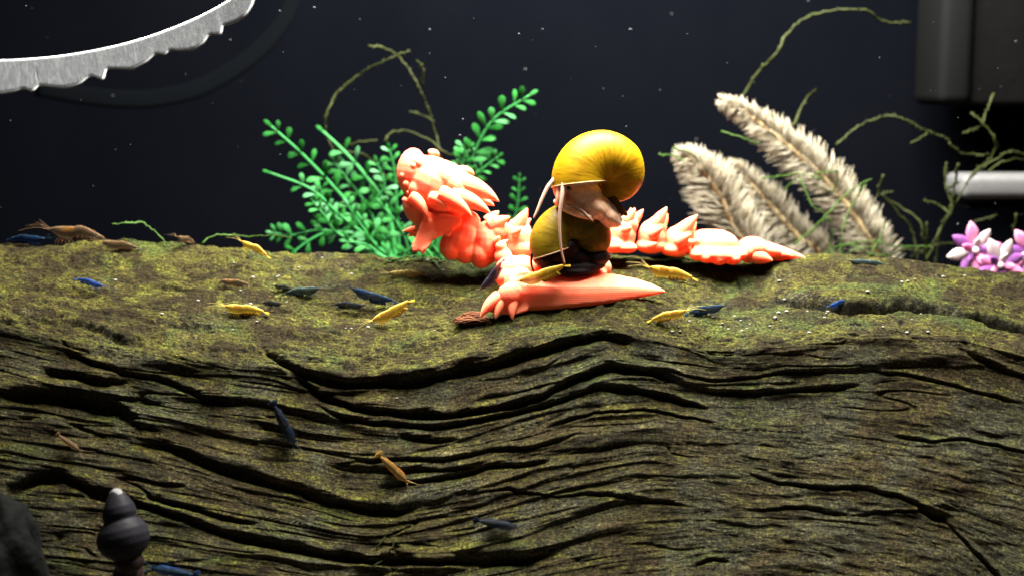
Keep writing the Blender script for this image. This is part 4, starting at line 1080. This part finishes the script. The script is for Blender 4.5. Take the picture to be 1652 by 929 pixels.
# ------------------------------------------------------------------ tank fittings
# frosted scalloped rim
RY = -0.02
inner = [(-420, 22), (-300, 58), (-200, 82), (-100, 96), (0, 100), (50, 98), (100, 93), (150, 85), (200, 74), (250, 59), (300, 40), (340, 21), (376, 0), (420, -32), (470, -80)]
outer = [(-420, 80), (-330, 112), (-250, 132), (-170, 150), (-100, 140), (-40, 154), (0, 151), (25, 147), (38, 142), (52, 149), (62, 137), (80, 140), (105, 142), (128, 136), (145, 122), (155, 124), (166, 131), (171, 110), (190, 111), (212, 112), (235, 101), (252, 85), (267, 90), (272, 80), (290, 82), (312, 80), (328, 70), (338, 54), (357, 57), (358, 41), (378, 36), (396, 25), (407, 8), (410, -8), (420, -32), (470, -80)]
rim = thing('scalloped_rim', P(0, 100, RY), 'frosted white plastic rim with a scalloped skirt hanging at the water surface', 'plastic rim')
def polyl(pts, n):
    a = np.array(pts, float); d = np.r_[0, np.cumsum(np.hypot(*np.diff(a, axis=0).T))]; t = np.linspace(0, d[-1], n)
    return np.stack([np.interp(t, d, a[:, 0]), np.interp(t, d, a[:, 1])], 1)
ia = np.array(inner); oa = np.array(outer)
nu, nv = 420, 14
xo = polyl(outer, nu)
k5 = np.hanning(11); k5 /= k5.sum()
for _c in (0, 1): xo[:, _c] = np.convolve(np.pad(xo[:, _c], 5, 'edge'), k5, 'valid')
isp = spline([(x, y, 0) for x, y in inner], 400); ispx = np.array([p.x for p in isp]); ispy = np.array([p.y for p in isp])
v = []; w = []
for i in range(nu):
    x1, y1 = xo[i]
    x0 = x1 - 8 * (1 if x1 > 60 else 0); y0 = float(np.interp(x0, ispx, ispy)); y1 = max(y1, y0 + 1)
    for j in range(nv):
        t = j / (nv - 1)
        p = P(x0 + (x1 - x0) * t, y0 + (y1 - y0) * t, RY - 0.016 * (y1 - y0) * t / 50.0)
        v.append(p); w.append((i / nu * 6, t, 0))
f = [(i * nv + j, i * nv + j + 1, (i + 1) * nv + j + 1, (i + 1) * nv + j) for i in range(nu - 1) for j in range(nv - 1)]
sk = mesh_obj('skirt', v, f, M['skirt'], rim)
at = sk.data.attributes.new('whorl', 'FLOAT_VECTOR', 'POINT'); at.data.foreach_set('vector', np.array(w, np.float32).reshape(-1))
so = sk.modifiers.new('solid', 'SOLIDIFY'); so.thickness = 0.0012; so.offset = 0
s = (DIST + RY) / FPX
b = MB(); b.tube([P(p.x, p.y, RY + .001) for p in isp], 3.4 * s, 10); b.build('rim_edge', M['white_plastic'], rim)
b = MB(); b.tube([v[i * nv + nv - 1] for i in range(0, nu)], 1.7 * s, 6); b.build('hem', M['hem'], rim)
# reflection of a ring in the back glass, modelled as a thin grey band
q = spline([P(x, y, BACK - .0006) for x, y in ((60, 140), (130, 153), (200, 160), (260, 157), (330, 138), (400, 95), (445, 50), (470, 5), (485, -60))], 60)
b = MB(); b.tube(q, 13 * (DIST + BACK) / FPX, 12, .06); o = b.build('painted_reflection', M['faint'])
tag(o, 'faint ring reflection painted as a band on the black backdrop beneath the scalloped rim', 'ring')

def rbox(name, p0, p1, y0, y1, r, mat, parent=None, seg=4):
    A = P(*p0, y0); B = P(*p1, y0)
    bm = bmesh.new(); bmesh.ops.create_cube(bm, size=1)
    c = Vector(((A.x + B.x) / 2, (y0 + y1) / 2, (A.z + B.z) / 2)); sz = (abs(B.x - A.x), y1 - y0, abs(A.z - B.z))
    for vv in bm.verts: vv.co = Vector((vv.co.x * sz[0], vv.co.y * sz[1], vv.co.z * sz[2])) + c
    bmesh.ops.bevel(bm, geom=bm.edges[:], offset=r, segments=seg, profile=.5, affect='EDGES')
    me = bpy.data.meshes.new(name); bm.to_mesh(me); bm.free(); me.materials.append(mat)
    me.polygons.foreach_set('use_smooth', [True] * len(me.polygons))
    return new_obj(name, me, parent)
filt = thing('filter_box', P(1640, 170, .20), 'dark grey filter box hanging against the black backdrop above the moss', 'filter')
rbox('housing', (1575, -160), (1900, 172), .235, .302, .004, M['dark_plastic'], filt)
rbox('corner_column', (1528, -160), (1570, 170), .230, .285, .006, M['edge_plastic'], filt)
pipe = thing('outlet_bar', P(1640, 325, .16), 'pale grey plastic bar with a rounded end behind the moss tangle', 'plastic bar')
rbox('bar', (1553, 283), (1900, 322), .205, .240, .0045, M['bar_plastic'], pipe)
rbox('lower_lip', (1562, 330), (1900, 338), .212, .235, .001, M['dark_plastic'], pipe)

# ------------------------------------------------------------------ stones, leaf, grains, motes
def stone(cx, cy, Y, r, label):
    bm = bmesh.new(); bmesh.ops.create_icosphere(bm, subdivisions=5, radius=1)
    c = P(cx, cy, Y)
    for vv in bm.verts:
        p = vv.co.copy()
        k = 1 + .22 * float(fbm(np.array(p.x * 1.3 + 5), np.array(p.z * 1.3 + p.y), 3, 2.0)) + .06 * float(fbm(np.array(p.x * 5), np.array(p.z * 5 + p.y * 3), 3, 4.0))
        vv.co = c + Vector((p.x * r[0], p.y * r[1], p.z * r[2])) * k
    me = bpy.data.meshes.new('stone'); bm.to_mesh(me); bm.free(); me.materials.append(M['stone'])
    me.polygons.foreach_set('use_smooth', [True] * len(me.polygons))
    tag(new_obj('dark_stone', me), label, 'stone')
stone(-5, 960, -.085, (.020, .018, .042), 'dark rough stone standing at the foot of the log')
b = MB(); r = random.Random(5)
c = on_log(762, 520, .001); s = px2m(-60)
for k in range(90):   # curled fibrous husk
    yy = r.uniform(-1, 1); x0 = r.uniform(-1, -.3); x1 = r.uniform(.3, 1); hh = r.uniform(.75, 1.1); sl = r.uniform(-.35, .35)
    pts = [c + Vector((s * (30 * t + 2 * math.sin(3 * t + k)), s * (yy * 17 + 14 * sl * t), s * (13 * hh * max(0, 1 - t * t) * math.cos(yy * 1.3) + 1.5 * math.sin(5 * t + k * 1.7)))) for t in np.linspace(x0, x1, 10)]
    b.tube(pts, [r.uniform(.5, 1.1) * s] * 10, 4)
b.ball(c + Vector((0, 0, s * 1)), (25 * s, 15 * s, 9 * s))
o = b.build('husk', M['leaf']); tag(o, 'curled reddish brown fibrous husk touching the dragon toes', 'husk')
b = MB(); r = random.Random(9)
spots = [(262, 511), (701, 536), (567, 534), (594, 533), (655, 498), (447, 448), (520, 418), (690, 425), (698, 453), (1135, 507), (1150, 514), (1165, 523), (1175, 530), (1205, 528), (1112, 519), (1195, 517), (1095, 525), (1085, 528), (1025, 482), (1250, 515), (1260, 518), (1305, 540), (1520, 455), (1555, 453), (1480, 500), (1470, 522), (1335, 505), (1330, 510), (640, 642), (404, 490), (412, 492), (450, 447), (186, 452), (388, 470)]
spots += [(r.uniform(1060, 1330), r.uniform(500, 535)) for _ in range(14)] + [(r.uniform(280, 760), r.uniform(425, 545)) for _ in range(12)] + [(r.uniform(1250, 1600), r.uniform(455, 540)) for _ in range(14)]
for (x, y) in spots:
    p = on_log(x, y, .0004); q_ = r.uniform(.0003, .0007); b.ball(p, (q_ * 1.5, q_, q_ * .8), 6, 4)
o = b.build('sand_grains', M['grain_white'], None, False); tag(o, 'scattered white sand grains on the log top', 'sand', kind='stuff')
b = MB()
for _ in range(150):
    Y = r.uniform(-.05, .24); x = r.uniform(-200, 1850); y = r.uniform(-100, 380)
    p = P(x, y, Y); q_ = r.choice((.00014, .0002, .0002, .0003, .0005)); b.ball(p, (q_ * r.uniform(.7, 1.6), q_, q_), 6, 4)
o = b.build('suspended_motes', M['mote']); tag(o, 'tiny pale motes drifting in the dark water', 'debris', kind='stuff')
